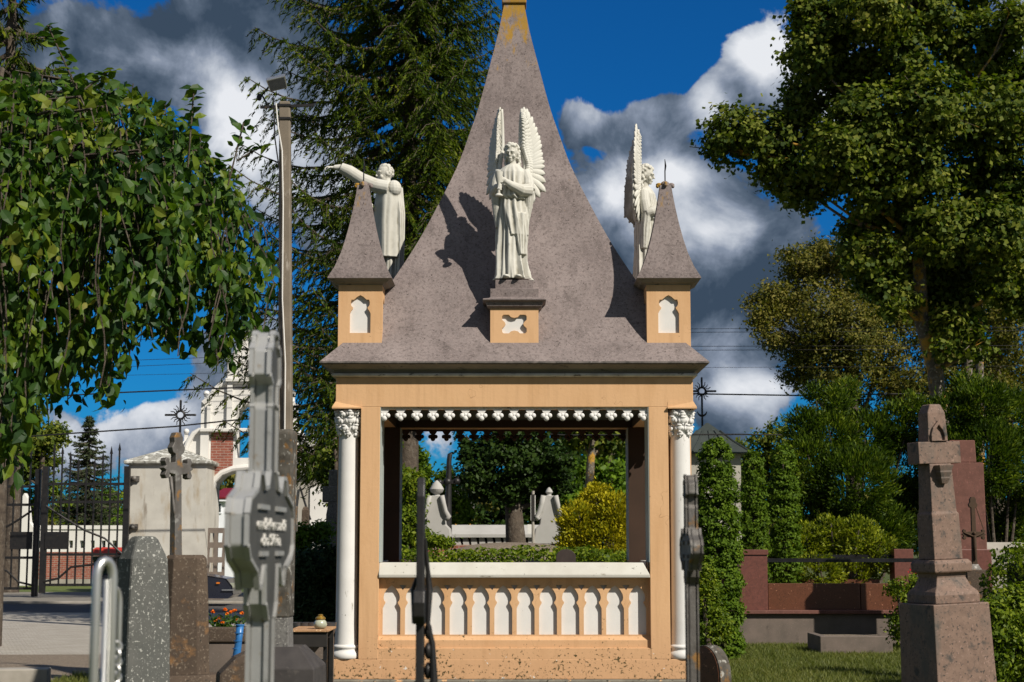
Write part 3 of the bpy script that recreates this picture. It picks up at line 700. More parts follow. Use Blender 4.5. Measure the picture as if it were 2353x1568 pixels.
# ------------------------------------------------------------ foliage helpers
def unit(v): return v/np.maximum(np.linalg.norm(v, axis=1, keepdims=True), 1e-9)
def leaf_cloud(name, cen, size, mat, parent=None, droop=.3, out=None, width=.6, jitter=.35, up=.35, vec=None, fold=False):
    """one small face per leaf; out = outward direction per leaf; vec fixes leaf axes"""
    n = len(cen); sz = size*RNG.uniform(1-jitter, 1+jitter, (n, 1))
    nrm = RNG.normal(size=(n, 3)); nrm = unit(nrm)
    if out is not None: nrm = unit(nrm*.75+out*.8)
    nrm[:, 2] += up; nrm = unit(nrm)
    a = RNG.normal(size=(n, 3)) if vec is None else vec+RNG.normal(size=(n, 3))*.28
    a[:, 2] -= droop
    a = a-nrm*np.sum(a*nrm, axis=1, keepdims=True) if vec is None else a
    a = unit(a); s = unit(np.cross(nrm, a))
    if not fold:
        V = np.empty((n, 4, 3)); V[:, 0] = cen-a*sz*.5; V[:, 2] = cen+a*sz*.5
        V[:, 1] = cen+s*sz*width*.5-a*sz*.05; V[:, 3] = cen-s*sz*width*.5-a*sz*.05
        Fq = np.arange(n*4).reshape(n, 4)
        return mesh_np(name, V.reshape(-1, 3), Fq, mat, parent)
    nn = np.cross(a, s); V = np.empty((n, 8, 3))
    V[:, 0] = cen-a*sz*.5
    curl = nn*sz*.07
    for k, (u, w) in enumerate(((-.26, .72), (.12, .92))):
        V[:, 1+k] = cen+a*sz*u+s*sz*width*.5*w+curl
        V[:, 5-k] = cen+a*sz*u-s*sz*width*.5*w+curl
    V[:, 3] = cen+a*sz*.56-curl*2.0
    V[:, 6] = cen-a*sz*.2; V[:, 7] = cen+a*sz*.15
    base = np.arange(n)[:, None]*8
    q = np.array([[0, 1, 2, 7], [7, 2, 3, 3], [0, 7, 4, 5], [7, 3, 4, 4]])
    q = np.array([[0, 1, 2, 7], [0, 7, 4, 5]]); t3 = np.array([[7, 2, 3], [7, 3, 4]])
    # quads for the body of the blade, a quad each side for the tip with a repeated midpoint avoided by using V6
    V[:, 6] = (V[:, 7]+V[:, 3])/2
    q = np.array([[0, 1, 2, 7], [0, 7, 4, 5], [7, 2, 3, 6], [7, 6, 3, 4]])
    Fq = (base[:, None, :]+q[None]).reshape(-1, 4)
    return mesh_np(name, V.reshape(-1, 3), Fq, mat, parent)
def ell_pts(c, r, n, shell=.55):
    """points through an ellipsoid, crowded to its outside"""
    d = unit(RNG.normal(size=(n, 3))); rad = (shell+(1-shell)*RNG.random((n, 1))**.7)
    return np.array(c)+d*np.array(r)*rad, d
def clumps(blobs, ncl, per, spread, zmin=None, shell=.55, low=.25):
    """blobs [(centre, radii)] -> leaf positions gathered in sprays with gaps between"""
    P_, D_ = [], []
    tot = sum((r[0]*r[1]*r[2])**(2/3) for c, r in blobs)
    for c, r in blobs:
        k = max(3, int(ncl*(r[0]*r[1]*r[2])**(2/3)/tot))
        p, d = ell_pts(c, r, k, shell)
        q = np.repeat(p, per, axis=0)+RNG.normal(size=(k*per, 3))*spread*RNG.uniform(.5, 1.3, (k*per, 1))*np.array([1, 1, .6])
        P_.append(q); D_.append(np.repeat(d, per, axis=0))
    p = np.concatenate(P_); d = np.concatenate(D_)
    if zmin is not None: kk = p[:, 2] > zmin; p, d = p[kk], d[kk]
    return p, d
def pxblob(px, py, rp, d, ry=None, rd=None):
    c = P(px, py, d); m = d/F
    return ((c.x, c.y, c.z), (rp*m, (rd or rp)*m, (ry or rp)*m))
BARK = stone('grey_brown_bark', (.10, .078, .058), (.055, .042, .032), 10, specks=[((.17, .15, .12), 18, .56, .7, (1, 1, .3))], bump=1.0, bscale=14, bdist=.03)
BARKL = stone('bark_with_orange_lichen', (.15, .125, .095), (.08, .065, .05), 8, specks=[((.26, .25, .20), 14, .55, .66), ((.42, .23, .03), 2.2, .50, .58), ((.05, .04, .03), 25, .6, .7)], bump=1.0, bscale=14, bdist=.03)
def limb_tree(name, label, cat, base, trunk, blobs, leafm, barkm, ncl, per, spread, size, group=None, shell=.5, twigs=True, width=.6, zmin=None):
    t = thing(name, label, cat, base, 0, group)
    B = Vector(base); b = MB(); pts = [Vector(p)-B for p, r in trunk]; rad = [r for p, r in trunk]
    b.tube(pts, rad, 12)
    if twigs:
        rr = random.Random(len(label))
        for c, r in blobs:
            c = Vector(c)-B
            # branch from the closest trunk point lying below the blob
            cand = [p for p in pts if p.z < c.z+.2] or [pts[0]]
            s = min(cand, key=lambda p: (p-c).length); i = pts.index(s)
            mid = (s+c)/2+Vector((0, 0, -(c-s).length*.08))
            b.tube([s, mid, c+(c-mid)*.3], [rad[i]*.45, rad[i]*.28, .012], 7)
            for k in range(5):
                e = c+Vector((rr.uniform(-1, 1)*r[0], rr.uniform(-1, 1)*r[1], rr.uniform(-.6, 1)*r[2]))*.85
                b.tube([mid*.4+c*.6, (c+e)/2+Vector((0, 0, .05)), e], [rad[i]*.14+.008, .014, .006], 5)
    b.build('trunk', barkm, t, smooth=True)
    p, d = clumps(blobs, ncl, per, spread, zmin, shell)
    leaf_cloud('crown', p-np.array(B), size, leafm, t, out=d, width=width)
    return t
# ------------------------------------------------------------ trees
L_ELM = leafmat('elm_leaf', [(0.0104, 0.0312, 0.0078), (0.0182, 0.0468, 0.0104), (0.0312, 0.0728, 0.0104), (0.0546, 0.1105, 0.0104), (0.13, 0.1755, 0.0156), (0.221, 0.1885, 0.0455)], rough=.5, trans=.30, spec=.22, ns=1.5)
L_MAPLE = leafmat('maple_leaf', [(0.014, 0.0308, 0.0042), (0.0364, 0.0644, 0.0084), (0.084, 0.1148, 0.014), (0.161, 0.182, 0.0252), (0.266, 0.252, 0.049)], rough=.6, trans=.30, spec=.12, ns=.6)
L_OLIVE = leafmat('willow_leaf', [(0.023, 0.0345, 0.00575), (0.069, 0.0782, 0.0138), (0.1725, 0.1552, 0.0322), (0.276, 0.23, 0.0575)], rough=.6, trans=.3, ns=.3, spec=.1)
L_LARCH = leafmat('larch_needles', [(.007, .018, .002), (.024, .046, .004), (.070, .105, .008), (.20, .215, .016)], rough=.65, trans=.3, ns=.6, spec=.08)
L_SPRUCE = leafmat('spruce_needles', [(.020, .032, .014), (.045, .062, .028), (.085, .10, .05)], rough=.6, trans=.1, ns=1.0, spec=.1)
L_YEW = leafmat('juniper_needles', [(.006, .016, .002), (.024, .048, .004), (.065, .105, .006), (.19, .225, .013)], rough=.55, trans=.25, ns=1.2, spec=.12)
L_THUJA = leafmat('thuja_scales', [(0.0297, 0.0648, 0.0054), (0.07425, 0.1283, 0.00945), (0.135, 0.2025, 0.0135)], rough=.6, trans=.25, ns=1.6, spec=.12)
L_HEDGE = leafmat('box_leaf', [(.022, .048, .004), (.065, .105, .007), (.14, .19, .012), (.26, .28, .02)], rough=.5, trans=.3, spec=.15, ns=2.0)
L_BRT = leafmat('yellow_green_leaf', [(.02, .04, .003), (.09, .12, .008), (.22, .25, .014), (.36, .36, .03)], rough=.5, trans=.3, ns=2, spec=.15)
L_GOLD = leafmat('golden_leaf', [(.06, .09, .004), (.22, .22, .008), (.42, .36, .012), (.52, .44, .02)], rough=.55, trans=.3, ns=1.4, tcol=(1.2, 1.2, .5), spec=.12)
L_DARK = leafmat('dark_tree_leaf', [(0.0096, 0.0216, 0.0036), (0.0192, 0.0408, 0.006), (0.0408, 0.0696, 0.0096)], rough=.5, trans=.1, ns=1.2, spec=.12)
L_LIME = leafmat('bright_shrub_leaf', [(.03, .07, .006), (.09, .16, .012), (.17, .26, .02)], rough=.5, trans=.35, ns=2, spec=.15)
L_JUN = leafmat('dark_juniper', [(0.016, 0.0384, 0.016), (0.0288, 0.0576, 0.0224), (0.0544, 0.0896, 0.0288)], rough=.6, trans=.1, ns=2, spec=.12)

# weeping elm, close on the left
def weeping_elm():
    d0 = 11.0; cx = P(-60, 600, d0).x; cy = d0; Rr = P(572, 600, d0).x-cx
    cx0 = cx
    t = thing('weeping_elm', 'weeping elm with a dome of big glossy leaves filling the upper left', 'tree', (cx-.35, cy+.1, 0))
    B = np.array([cx-.35, cy+.1, 0.0])
    b = MB(); b.tube([(0, 0, 0), (.05, 0, 1.2), (.02, 0, 2.4), (.2, 0, 3.6)], [.17, .14, .13, .10], 12)
    xs = [xd(p, 900, d0) for p in (-700, 0, 20, 70, 150, 210, 262, 290, 340, 430, 480, 560, 640)]
    zs = [zd(p, d0) for p in (1200, 1180, 1130, 1000, 930, 940, 850, 770, 810, 850, 870, 770, 700)]
    def ztop(x, y):
        r = math.hypot(x-cx, (y-cy)*1.0)/Rr
        X = [0, .17, .33, .5, .62, .75, .85, .93, 1.0, 1.05]
        Z = [zd(p, d0) for p in (185, 178, 165, 178, 205, 268, 330, 400, 470, 520)]
        return float(np.interp(r, X, Z))
    rr = random.Random(9); cen = []; vec = []; out = []; 
    nst = 0
    while nst < 800:
        a = rr.uniform(0, 2*math.pi); r = math.sqrt(rr.random())*Rr
        if math.sin(a) > .35 and rr.random() < .6: continue      # fewer strands on the far side
        x0, y0 = cx+r*math.cos(a), cy+r*math.sin(a)
        if x0 < -4.9: continue
        nst += 1
        z0 = EYE+(ztop(x0, y0)-EYE)*y0/d0-abs(rr.gauss(0, .08))
        zb_ = EYE+(float(np.interp(x0*d0/y0, xs, zs))-EYE)*y0/d0+rr.uniform(-.10, .30)+max(0, .8*(1-r/Rr)*rr.random())
        o = np.array([math.cos(a), math.sin(a), 0])
        L = max(.3, z0-zb_); n = int(L/.050)
        ph = rr.uniform(0, 6.28); line = []; orr = rr.uniform(.0, .22)
        for i in range(n):
            f = i/n
            out_r = orr*math.sin(min(1, f*2)*math.pi/2)
            p = np.array([x0, y0, z0-L*f])+o*out_r+np.array([.03*math.sin(f*9+ph), .03*math.cos(f*7+ph), 0])
            line.append(tuple(p-B))
            if mnoise.noise(Vector(p)*2.3) < -.17 and f > .12: continue
            side = np.array([math.cos(ph+i*2.4), math.sin(ph+i*2.4), 0])
            cen.append(p+side*.038+np.array([0, 0, -.015])); vec.append(side*.55+np.array([0, 0, -.9 if f > .08 else -.1]))
            out.append(o*.42+side*.35+np.array([0, 0, .1]))
        if nst % 4 == 0 and len(line) > 3: b.tube(line[::3]+[line[-1]], .0045, 4)
        if nst % 12 == 0: b.tube([(.2, 0, 3.5), tuple((np.array([x0, y0, z0-.05])-B)*np.array([.5, .5, 1])+np.array([.1, 0, .05])), tuple(np.array([x0, y0, z0-.05])-B)], [.05, .022, .008], 6)
    # upright shoots above the dome
    for (px, py, n, dx, dy) in ((170, 190, 13, -5, -11), (440, 280, 7, 1, -13), (548, 330, 5, 3, -12), (215, 190, 6, 8, -6), (585, 345, 4, 5, -3)):
        for i in range(n):
            p = P(px+dx*i+(6 if i % 2 else -6), py+dy*i, d0-.5)
            for q in (-1, 1):
                cen.append(np.array(p)+np.array([q*.035, 0, 0])); vec.append(np.array([q*.9, -.1, .25])); out.append(np.array([0, -.5, .8]))
        b.tube([tuple(np.array(P(px+dx*i, py+dy*i, d0-.5))-B) for i in range(-8, n)], .006, 5)
    b.build('trunk', BARK, t, smooth=True)
    leaf_cloud('crown', np.array(cen)-B, .080, L_ELM, t, out=np.array(out), vec=np.array(vec), droop=0, width=.68, up=.10, fold=True, jitter=.5)
weeping_elm()

# larches
def conifer(name, label, cat, base, H, z0, rad, nb, leafm, droop=.35, tuft=.10, dens=1.0, group=None, keep=None, sub=.55, seed=1, trunk_r=.22, hang=.9, lat=13, per=15, pw=1.0, asym=0):
    t = thing(name, label, cat, base, 0, group); rr = random.Random(seed)
    b = MB(); b.tube([(0, 0, 0), (.03, 0, H*.3), (0, .02, H*.7), (0, 0, H)], [trunk_r, trunk_r*.8, trunk_r*.4, .02], 10)
    cen = []; vec = []
    for i in range(nb):
        z = z0+(H-z0)*(i/nb)**pw+rr.uniform(-.15, .15); a = i*2.399+rr.uniform(-.3, .3)
        L = rad(z)*rr.uniform(.72, 1.12)*(1-asym*math.cos(a))
        if keep and not keep(a, z): continue
        d = Vector((math.cos(a), math.sin(a), 0)); pts = []
        for k in range(9):
            f = k/8
            pts.append(Vector((0, 0, z))+d*L*f+Vector((0, 0, -droop*L*math.sin(f*math.pi*.75)*.8+.10*L*f*f)))
        b.tube(pts, [.045*(1-f/8)+.008 for f in range(9)], 5)
        s = Vector((-d.y, d.x, 0))
        for k in range(lat):
            f = .14+.84*k/(lat-1); j = f*8; q = int(min(j, 7)); p = pts[q].lerp(pts[q+1], j-q)
            for sd in (-1, 1):
                l = sub*(1.05-f*.65)*min(1, L/1.6)*rr.uniform(.6, 1.25)
                dd = (s*sd*rr.uniform(.5, 1)+d*rr.uniform(.3, .9)).normalized()
                n = max(3, int(per*l/.55*dens))
                end = p+dd*l+Vector((0, 0, -hang*l*.6))
                if rr.random() < .6: b.tube([p, p+dd*l*.55+Vector((0, 0, -hang*l*.14)), end], [.010, .006, .003], 3)
                for m in range(n):
                    u = (m+rr.random())/n
                    c = p+dd*l*u+Vector((0, 0, -hang*l*.6*u*u))
                    cen.append((c.x+rr.gauss(0, .02), c.y+rr.gauss(0, .02), c.z+rr.gauss(0, .015)-.02)); vec.append((dd.x*.7+rr.gauss(0, .35), dd.y*.7+rr.gauss(0, .35), -.5*hang+rr.gauss(0, .3)))
    b.build('trunk', BARK, t, smooth=True)
    leaf_cloud('crown', np.array(cen), tuft, leafm, t, vec=np.array(vec), droop=.1, width=.22, up=.2, jitter=.5)
    return t
conifer('larch', 'tall larch with drooping sprays rising directly behind the chapel roof', 'tree', (P(933, 1200, 34).x, 34, 0), 18.0, 4.0, lambda z: float(np.interp(z, [4.2, 7, 9.5, 12, 14, 18], [3.2, 3.5, 3.0, 2.6, 2.3, .3])), 270, keep=lambda a, z: z > 6.0 or math.cos(a) < -.25, leafm=L_LARCH, seed=4, tuft=.12, lat=16, per=34, hang=1.25, sub=.95, trunk_r=.26, pw=1.35, asym=.24)
conifer('larch', 'dark drooping larch cut off by the top left corner', 'tree', (P(-10, 1000, 27).x, 27, 0), 13.5, 7.0, lambda z: float(np.interp(z, [6.5, 9, 13.5], [1.0, 1.05, .2])), 70, L_LARCH, seed=8, tuft=.13, hang=1.5, per=22)
conifer('blue_spruce', 'dense blue-green spruce standing behind the iron gates', 'tree', (P(197, 1250, 72).x, 72, 0), zd(955, 72), .8, lambda z: float(np.interp(z, [.5, 3.5, zd(955, 72)], [1.75, 1.7, .08])), 170, L_SPRUCE, droop=.2, seed=3, tuft=.22, sub=.6, hang=.3, lat=8, per=9)

# tall maple on the right
def PB(lst, d, spread=1.0, seed=0):
    rr = random.Random(seed)
    return [pxblob(x, y, r, d+rr.uniform(-1, 1)*spread) for x, y, r in lst]
d = 46
mb = PB([(1690, 300, 70), (1650, 345, 40), (1760, 330, 80), (1840, 290, 80), (1850, 420, 75), (1790, 400, 55), (1920, 350, 80), (1860, 130, 70), (1850, 210, 55), (1900, 60, 90), (1950, 180, 90), (2010, 30, 90), (1850, 30, 40),
         (2000, 280, 100), (2060, 140, 90), (2120, 40, 100), (2140, 260, 110), (2100, 390, 110), (1990, 430, 80), (1980, 540, 60), (2060, 520, 90), (2170, 520, 100), (2240, 130, 110), (2290, 280, 110), (2270, 420, 110), (2330, 60, 60), (2290, 540, 90),
         (2120, 640, 80), (2010, 590, 60), (2060, 680, 55), (2190, 600, 80), (2190, 660, 70), (2350, 430, 80), (2060, 610, 50), (2220, 720, 50), (2130, 720, 40), (2020, 350, 90), (2100, -60, 110), (1960, -50, 90), (2240, -60, 110), (2350, 180, 70)], d, 1.3, 5)
limb_tree('maple_tree', 'big dark maple with clumped leaves towering over the right side', 'tree', (P(2165, 1250, d).x, d, 0),
    [((P(2165, 1250, d).x, d, 0), .26), (P(2163, 980, d), .23), (P(2148, 850, d), .22), (P(2118, 740, d), .20), (P(2110, 560, d), .17), (P(2095, 330, d), .14), (P(2090, 60, d), .10), (P(2090, -120, d), .06)],
    mb+PB([(2180, 740, 45), (2240, 790, 40), (2010, 640, 50), (2330, 650, 80), (2170, 800, 26), (1960, 600, 40)], 46, 1, 4), L_MAPLE, BARKL, 4300, 28, .17, .150, shell=.30, width=.85)
d = 48
limb_tree('lime_tree', 'slim pale-trunked tree whose stem stands just right of the leaning maple trunk', 'tree', (P(2226, 1250, d).x, d, 0),
    [((P(2226, 1250, d).x, d, 0), .13), (P(2226, 930, d), .12), (P(2224, 700, d), .10), (P(2230, 520, d), .08)], PB([(2240, 600, 70), (2300, 650, 70), (2210, 560, 60)], d, .5, 2), L_MAPLE, BARKL, 90, 26, .16, .14, shell=.3, width=.85)
limb_tree('lime_tree', 'lichen-spotted tree farthest right of the three stems, behind the red granite monument', 'tree', (P(2248, 1250, d+1).x, d+1, 0),
    [((P(2250, 1250, d+1).x, d+1, 0), .14), (P(2252, 930, d+1), .12), (P(2250, 700, d+1), .10), (P(2270, 520, d+1), .07)], PB([(2330, 560, 70), (2280, 500, 60)], d+1, .5, 3), L_MAPLE, BARKL, 60, 26, .16, .14, shell=.3, width=.85)
# willows behind
d = 68
limb_tree('willow_tree', 'olive-brown willow with a soft crown left behind the maple', 'tree', (P(1960, 1250, d).x, d, 0),
    [((P(1960, 1250, d).x, d, 0), .35), (P(1960, 1000, d), .3), (P(1950, 800, d), .2), (P(1940, 680, d), .12)],
    PB([(1845, 620, 55), (1820, 590, 30), (1800, 690, 60), (1765, 740, 35), (1900, 600, 50), (1950, 640, 70), (1880, 720, 80), (1880, 590, 45), (1960, 570, 50), (1740, 690, 26), (1745, 730, 30), (1960, 760, 90), (1850, 800, 60), (1790, 790, 30), (1780, 680, 40), (1920, 850, 80), (1830, 850, 45), (2040, 720, 80), (2020, 830, 80), (2070, 900, 60), (1940, 930, 60), (1770, 770, 26)], d, 1.6, 7), L_OLIVE, BARK, 1900, 28, .24, .155, shell=.3, width=.5)
limb_tree('willow_tree', 'olive-brown willow filling the right edge under the maple crown', 'tree', (P(2290, 1250, d).x, d, 0),
    [((P(2290, 1250, d).x, d, 0), .35), (P(2290, 1000, d), .3), (P(2290, 800, d), .2), (P(2290, 680, d), .12)],
    PB([(2140, 740, 90), (2190, 830, 90), (2130, 900, 80), (2250, 680, 90), (2330, 720, 90), (2280, 800, 90), (2350, 850, 90), (2260, 900, 80), (2340, 620, 70), (2200, 950, 80), (2330, 960, 80)], d, 1.6, 9), L_OLIVE, BARK, 1500, 28, .24, .155, shell=.3, width=.5)

# feathery bushes, columns and hedges
def bush(name, label, cat, base, blobs, leafm, n, per, spread, size, group=None, width=.5, shell=.62, up=.35, trunk=.05, vecup=False):
    t = thing(name, label, cat, base, 0, group); b = MB(); B = Vector(base); rr = random.Random(len(label))
    for c, r in blobs:
        c = Vector(c)-B
        b.tube([(rr.uniform(-.05, .05), rr.uniform(-.05, .05), 0), c*.5, c+Vector((0, 0, r[2]*.5))], [trunk, trunk*.6, trunk*.2], 6)
    b.build('stems', BARK, t, smooth=True)
    p, dd = clumps(blobs, n, per, spread, .02, shell)
    v = None
    if vecup: v = dd*.8+np.array([0, 0, .5])
    leaf_cloud('foliage', p-np.array(B), size, leafm, t, out=dd, width=width, up=up, vec=v, droop=0 if vecup else .2)
    return t
def PBs(lst, d, sd=.4, seed=1, rdk=.9):
    rr = random.Random(seed); out = []
    for e in lst:
        x, y, rx, ry = e; c = P(x, y, d+rr.uniform(-sd, sd)); m = d/F
        out.append(((c.x, c.y, max(c.z, ry*m*.5)), (rx*m, rx*m*rdk, ry*m)))
    return out
d = 32
bush('juniper_bush', 'large feathery green juniper spreading behind the red granite grave', 'shrub', (P(1960, 1250, d).x, d, 0),
    PBs([(1850, 985, 45, 50), (1920, 930, 35, 50), (1905, 1010, 70, 70), (1990, 1010, 75, 75), (2060, 980, 50, 60), (1855, 1080, 60, 90), (1960, 1110, 100, 90), (2070, 1080, 70, 100), (1880, 1200, 80, 80), (2000, 1220, 100, 80), (2100, 1180, 70, 90), (1870, 900, 22, 22), (1945, 895, 26, 30), (2100, 940, 30, 40)], d, .7, 3), L_YEW, 3000, 24, .085, .09, width=.30, shell=.6, vecup=True)
bush('spruce_bush', 'dark evergreen mass behind the iron cross at the right edge', 'shrub', (P(2290, 1250, d).x, d, 0),
    PBs([(2190, 960, 60, 60), (2260, 930, 60, 60), (2330, 960, 60, 70), (2180, 1060, 60, 90), (2270, 1050, 80, 90), (2350, 1070, 60, 90), (2290, 1160, 80, 90), (2340, 1200, 40, 60), (2190, 1160, 50, 90), (2225, 880, 30, 30)], d, .7, 4), L_YEW, 2100, 24, .085, .09, width=.30, shell=.6, vecup=True)
def column(label, px, ptop, wpx, d, nm='thuja_column', grp='clipped thuja columns', n=190, mat=None):
    x = P(px, 1250, d).x; h = zd(ptop, d); w = wpx/2*d/F
    bl = []
    for k in range(7):
        f = (k+.5)/7; ww = w*(1.0 if f < .7 else 1.0-.45*((f-.7)/.3)**1.5)
        bl.append(((x, d, h*f*.97), (ww, ww, h*.11)))
    return bush(nm, label, 'shrub', (x, d, 0), bl, mat or L_THUJA, int(n*4.2), 26, .034, .055, grp, width=.5, shell=.90)
column('widest clipped thuja column, beside the right corner column of the chapel', 1648, 1015, 104, 24, n=420)
column('narrow clipped thuja column next to the widest one', 1734, 1038, 60, 29, n=230)
column('tall narrow clipped thuja column nearest the feathery juniper', 1803, 1028, 72, 29.5, n=260)
bush('low_shrub', 'yellow-green low shrub with upright twigs behind the black grave rail', 'shrub', (P(1925, 1330, 30).x, 30, 0),
    PBs([(1850, 1250, 50, 50), (1910, 1225, 50, 50), (1975, 1240, 50, 55), (2025, 1270, 40, 50), (1880, 1310, 60, 40), (1960, 1310, 60, 40), (1810, 1290, 40, 50)], 30, .3, 6), L_BRT, 620, 24, .05, .062, shell=.6, vecup=True, width=.5)
bush('low_shrub', 'ragged green shrub at the foot of the widest thuja column', 'shrub', (P(1632, 1500, 21).x, 21, 0),
    PBs([(1625, 1380, 35, 50), (1640, 1440, 40, 40), (1612, 1330, 28, 40)], 21, .2, 6), L_HEDGE, 220, 24, .05, .05, shell=.6)
# hedge at right edge (tall block)
def hedge(label, x0, x1, y0, y1, h, mat, n, size=.05, group=None, rz=0, wob=.14):
    cx_, cy_ = (x0+x1)/2, (y0+y1)/2
    t = thing('box_hedge', label, 'hedge', (cx_, cy_, 0), rz, group)
    hx, hy = (x1-x0)/2, (y1-y0)/2; A = [2*hx*h, 2*hy*h, 4*hx*hy]; tot = A[0]*2+A[1]*2+A[2]
    pts = []; nor = []
    for a, nr in ((A[0], (0, -1, 0)), (A[0]*.6, (0, 1, 0)), (A[1], (-1, 0, 0)), (A[1], (1, 0, 0)), (A[2], (0, 0, 1))):
        k = int(n*a/tot); u, v = RNG.uniform(-1, 1, k), RNG.uniform(0, 1, k); dep = RNG.random(k)**1.6*.16
        if nr[2]: q = np.stack([u*hx, (v*2-1)*hy, h-dep], 1)
        elif nr[0]: q = np.stack([nr[0]*(hx-dep), u*hy, v*h], 1)
        else: q = np.stack([u*hx, nr[1]*(hy-dep), v*h], 1)
        wb = np.array([mnoise.noise(Vector((p[0]*2.2+cx_, p[1]*2.2, p[2]*2.2))) for p in q])
        q = q+np.array(nr)*(wb[:, None]*wob); pts.append(q); nor.append(np.tile(np.array(nr, float), (k, 1)))
    MB().box(-hx+.17, hx-.17, -hy+.17, hy-.17, 0, h-.17).build('twiggy_core', newcore(), t)
    leaf_cloud('foliage', np.concatenate(pts), size, mat, t, out=np.concatenate(nor), width=.62)
    return t
_core = []
def newcore():
    if not _core: _core.append(stone('dark_twigs', (.012, .016, .006), (.02, .022, .01), 20, bump=.5))
    return _core[0]
x0 = P(2268, 1300, 19).x
hedge('tall dark-leaved hedge block at the right edge behind the pink granite cross', x0, x0+2.4, 14.2, 19, 1.58, L_HEDGE, 30000, .056, wob=.34)
bush('low_shrub', 'leafy shrub spilling out at the foot of the tall hedge block', 'shrub', (P(2290, 1500, 15).x, 15, 0), PBs([(2290, 1430, 40, 60), (2330, 1400, 40, 60), (2275, 1510, 40, 60), (2340, 1500, 40, 60)], 15, .3, 3), L_HEDGE, 420, 24, .045, .05, shell=.6)
bush('low_shrub', 'small bright shrub growing at the left foot of the pink granite cross', 'shrub', (P(2085, 1400, 21).x, 21, 0),
    PBs([(2085, 1380, 25, 35), (2070, 1440, 30, 35), (2110, 1345, 20, 25), (2060, 1350, 18, 24)], 21, .2, 6), L_HEDGE, 150, 24, .05, .05, shell=.6)
# hedge and planting seen through the chapel
hedge('low clipped hedge running behind the chapel opening', P(905, 1262, 22).x, P(1470, 1262, 22).x, 21.6, 22.6, zd(1262, 22), L_HEDGE, 17000, .055)
bush('golden_bush', 'golden yellow thuja bush seen through the right side of the chapel opening', 'shrub', (P(1365, 1250, 28).x, 28, 0),
    PBs([(1330, 1200, 42, 50), (1370, 1160, 42, 40), (1415, 1180, 42, 50), (1340, 1240, 48, 50), (1400, 1240, 55, 50), (1375, 1125, 18, 16), (1440, 1220, 26, 60), (1310, 1255, 30, 30)], 28, .3, 8), L_GOLD, 1100, 22, .055, .055, shell=.7, vecup=True, width=.5)
bush('golden_bush', 'green and yellow leafy shrub seen through the left edge of the chapel opening', 'shrub', (P(950, 1250, 25).x, 25, 0),
    PBs([(940, 1110, 34, 34), (945, 1160, 30, 40), (935, 1200, 36, 40), (950, 1240, 50, 26), (1010, 1246, 26, 12)], 25, .3, 8), L_HEDGE, 520, 22, .055, .062, shell=.6)
d = 60
bush('thuja_tree', 'tall pointed thuja behind the left side of the chapel opening', 'tree', (P(960, 1250, d).x, d, 0),
    PBs([(960, 1050, 12, 22), (960, 1080, 20, 30), (962, 1120, 28, 40), (965, 1170, 34, 50), (930, 1100, 30, 50)], d, .3, 8), L_THUJA, 420, 22, .16, .2, shell=.5)
bush('thuja_tree', 'slender thuja between the left gate post and the round-crowned elm', 'tree', (P(1043, 1250, d).x, d, 0),
    PBs([(1022, 1110, 14, 40), (1026, 1160, 18, 50), (1068, 1170, 12, 40), (1068, 1130, 8, 20)], d, .3, 8), L_THUJA, 260, 22, .14, .18, shell=.5)
# round weeping elm through the opening
d = 42
bl = PB([(1180, 1060, 75), (1110, 1050, 52), (1240, 1050, 60), (1150, 1010, 50), (1220, 1000, 50), (1090, 1090, 40), (1285, 1060, 42), (1290, 1110, 34), (1120, 1110, 45), (1180, 1120, 45), (1240, 1110, 48), (1080, 1040, 28), (1180, 960, 60), (1100, 1130, 24), (1260, 1135, 26), (1060, 1100, 16), (1065, 1010, 16)], d, .5, 3)
limb_tree('round_elm', 'dark round-crowned weeping elm framed in the chapel opening', 'tree', (P(1182, 1250, d).x, d, 0),
    [((P(1185, 1250, d).x, d, 0), .28), (P(1185, 1240, d), .26), (P(1180, 1170, d), .22), (P(1172, 1120, d), .2), (P(1175, 1060, d), .12)], bl, L_DARK, BARK, 900, 26, .09, .10, shell=.4, width=.7)
# woods beyond the opening on the right
d = 75
limb_tree('pine_tree', 'pale-stemmed tree rising right of the round elm in the chapel opening', 'tree', (P(1357, 1250, d).x, d, 0),
    [((P(1352, 1250, d).x, d, 0), .25), (P(1352, 1150, d), .22), (P(1358, 1050, d), .18), (P(1365, 980, d), .1)],
    PB([(1330, 1000, 40), (1390, 1010, 40), (1360, 960, 50), (1420, 1000, 40), (1300, 960, 40)], d, 1, 5), L_MAPLE, BARKL, 160, 24, .28, .27, shell=.3)
limb_tree('broadleaf_tree', 'bright green tree crown between the pale stem and the right chapel pillar', 'tree', (P(1400, 1250, d+8).x, d+8, 0),
    [((P(1400, 1250, d+8).x, d+8, 0), .3), (P(1400, 1120, d+8), .25), (P(1400, 1040, d+8), .15)],
    PB([(1385, 1060, 45), (1340, 1090, 40), (1420, 1080, 45), (1400, 1120, 50), (1345, 1140, 50), (1440, 1040, 50), (1300, 1150, 50), (1440, 1130, 50)], d+8, 1.5, 5), L_LIME, BARK, 330, 24, .3, .3, shell=.3)
limb_tree('broadleaf_tree', 'dark leafy wood-edge tree behind the gate posts in the opening', 'tree', (P(1280, 1250, d+14).x, d+14, 0),
    [((P(1310, 1250, d+14).x, d+14, 0), .35), (P(1310, 1120, d+14), .3), (P(1310, 1040, d+14), .15)],
    PB([(1310, 1000, 70), (1260, 1080, 60), (1320, 1100, 60), (1240, 1170, 50), (1160, 1190, 50), (1100, 1190, 40), (1300, 1190, 50), (1220, 1230, 40), (1440, 970, 80), (1480, 1100, 60), (1120, 1225, 40), (1180, 1225, 40)], d+14, 1.5, 5), L_DARK, BARK, 420, 24, .35, .34, shell=.3)
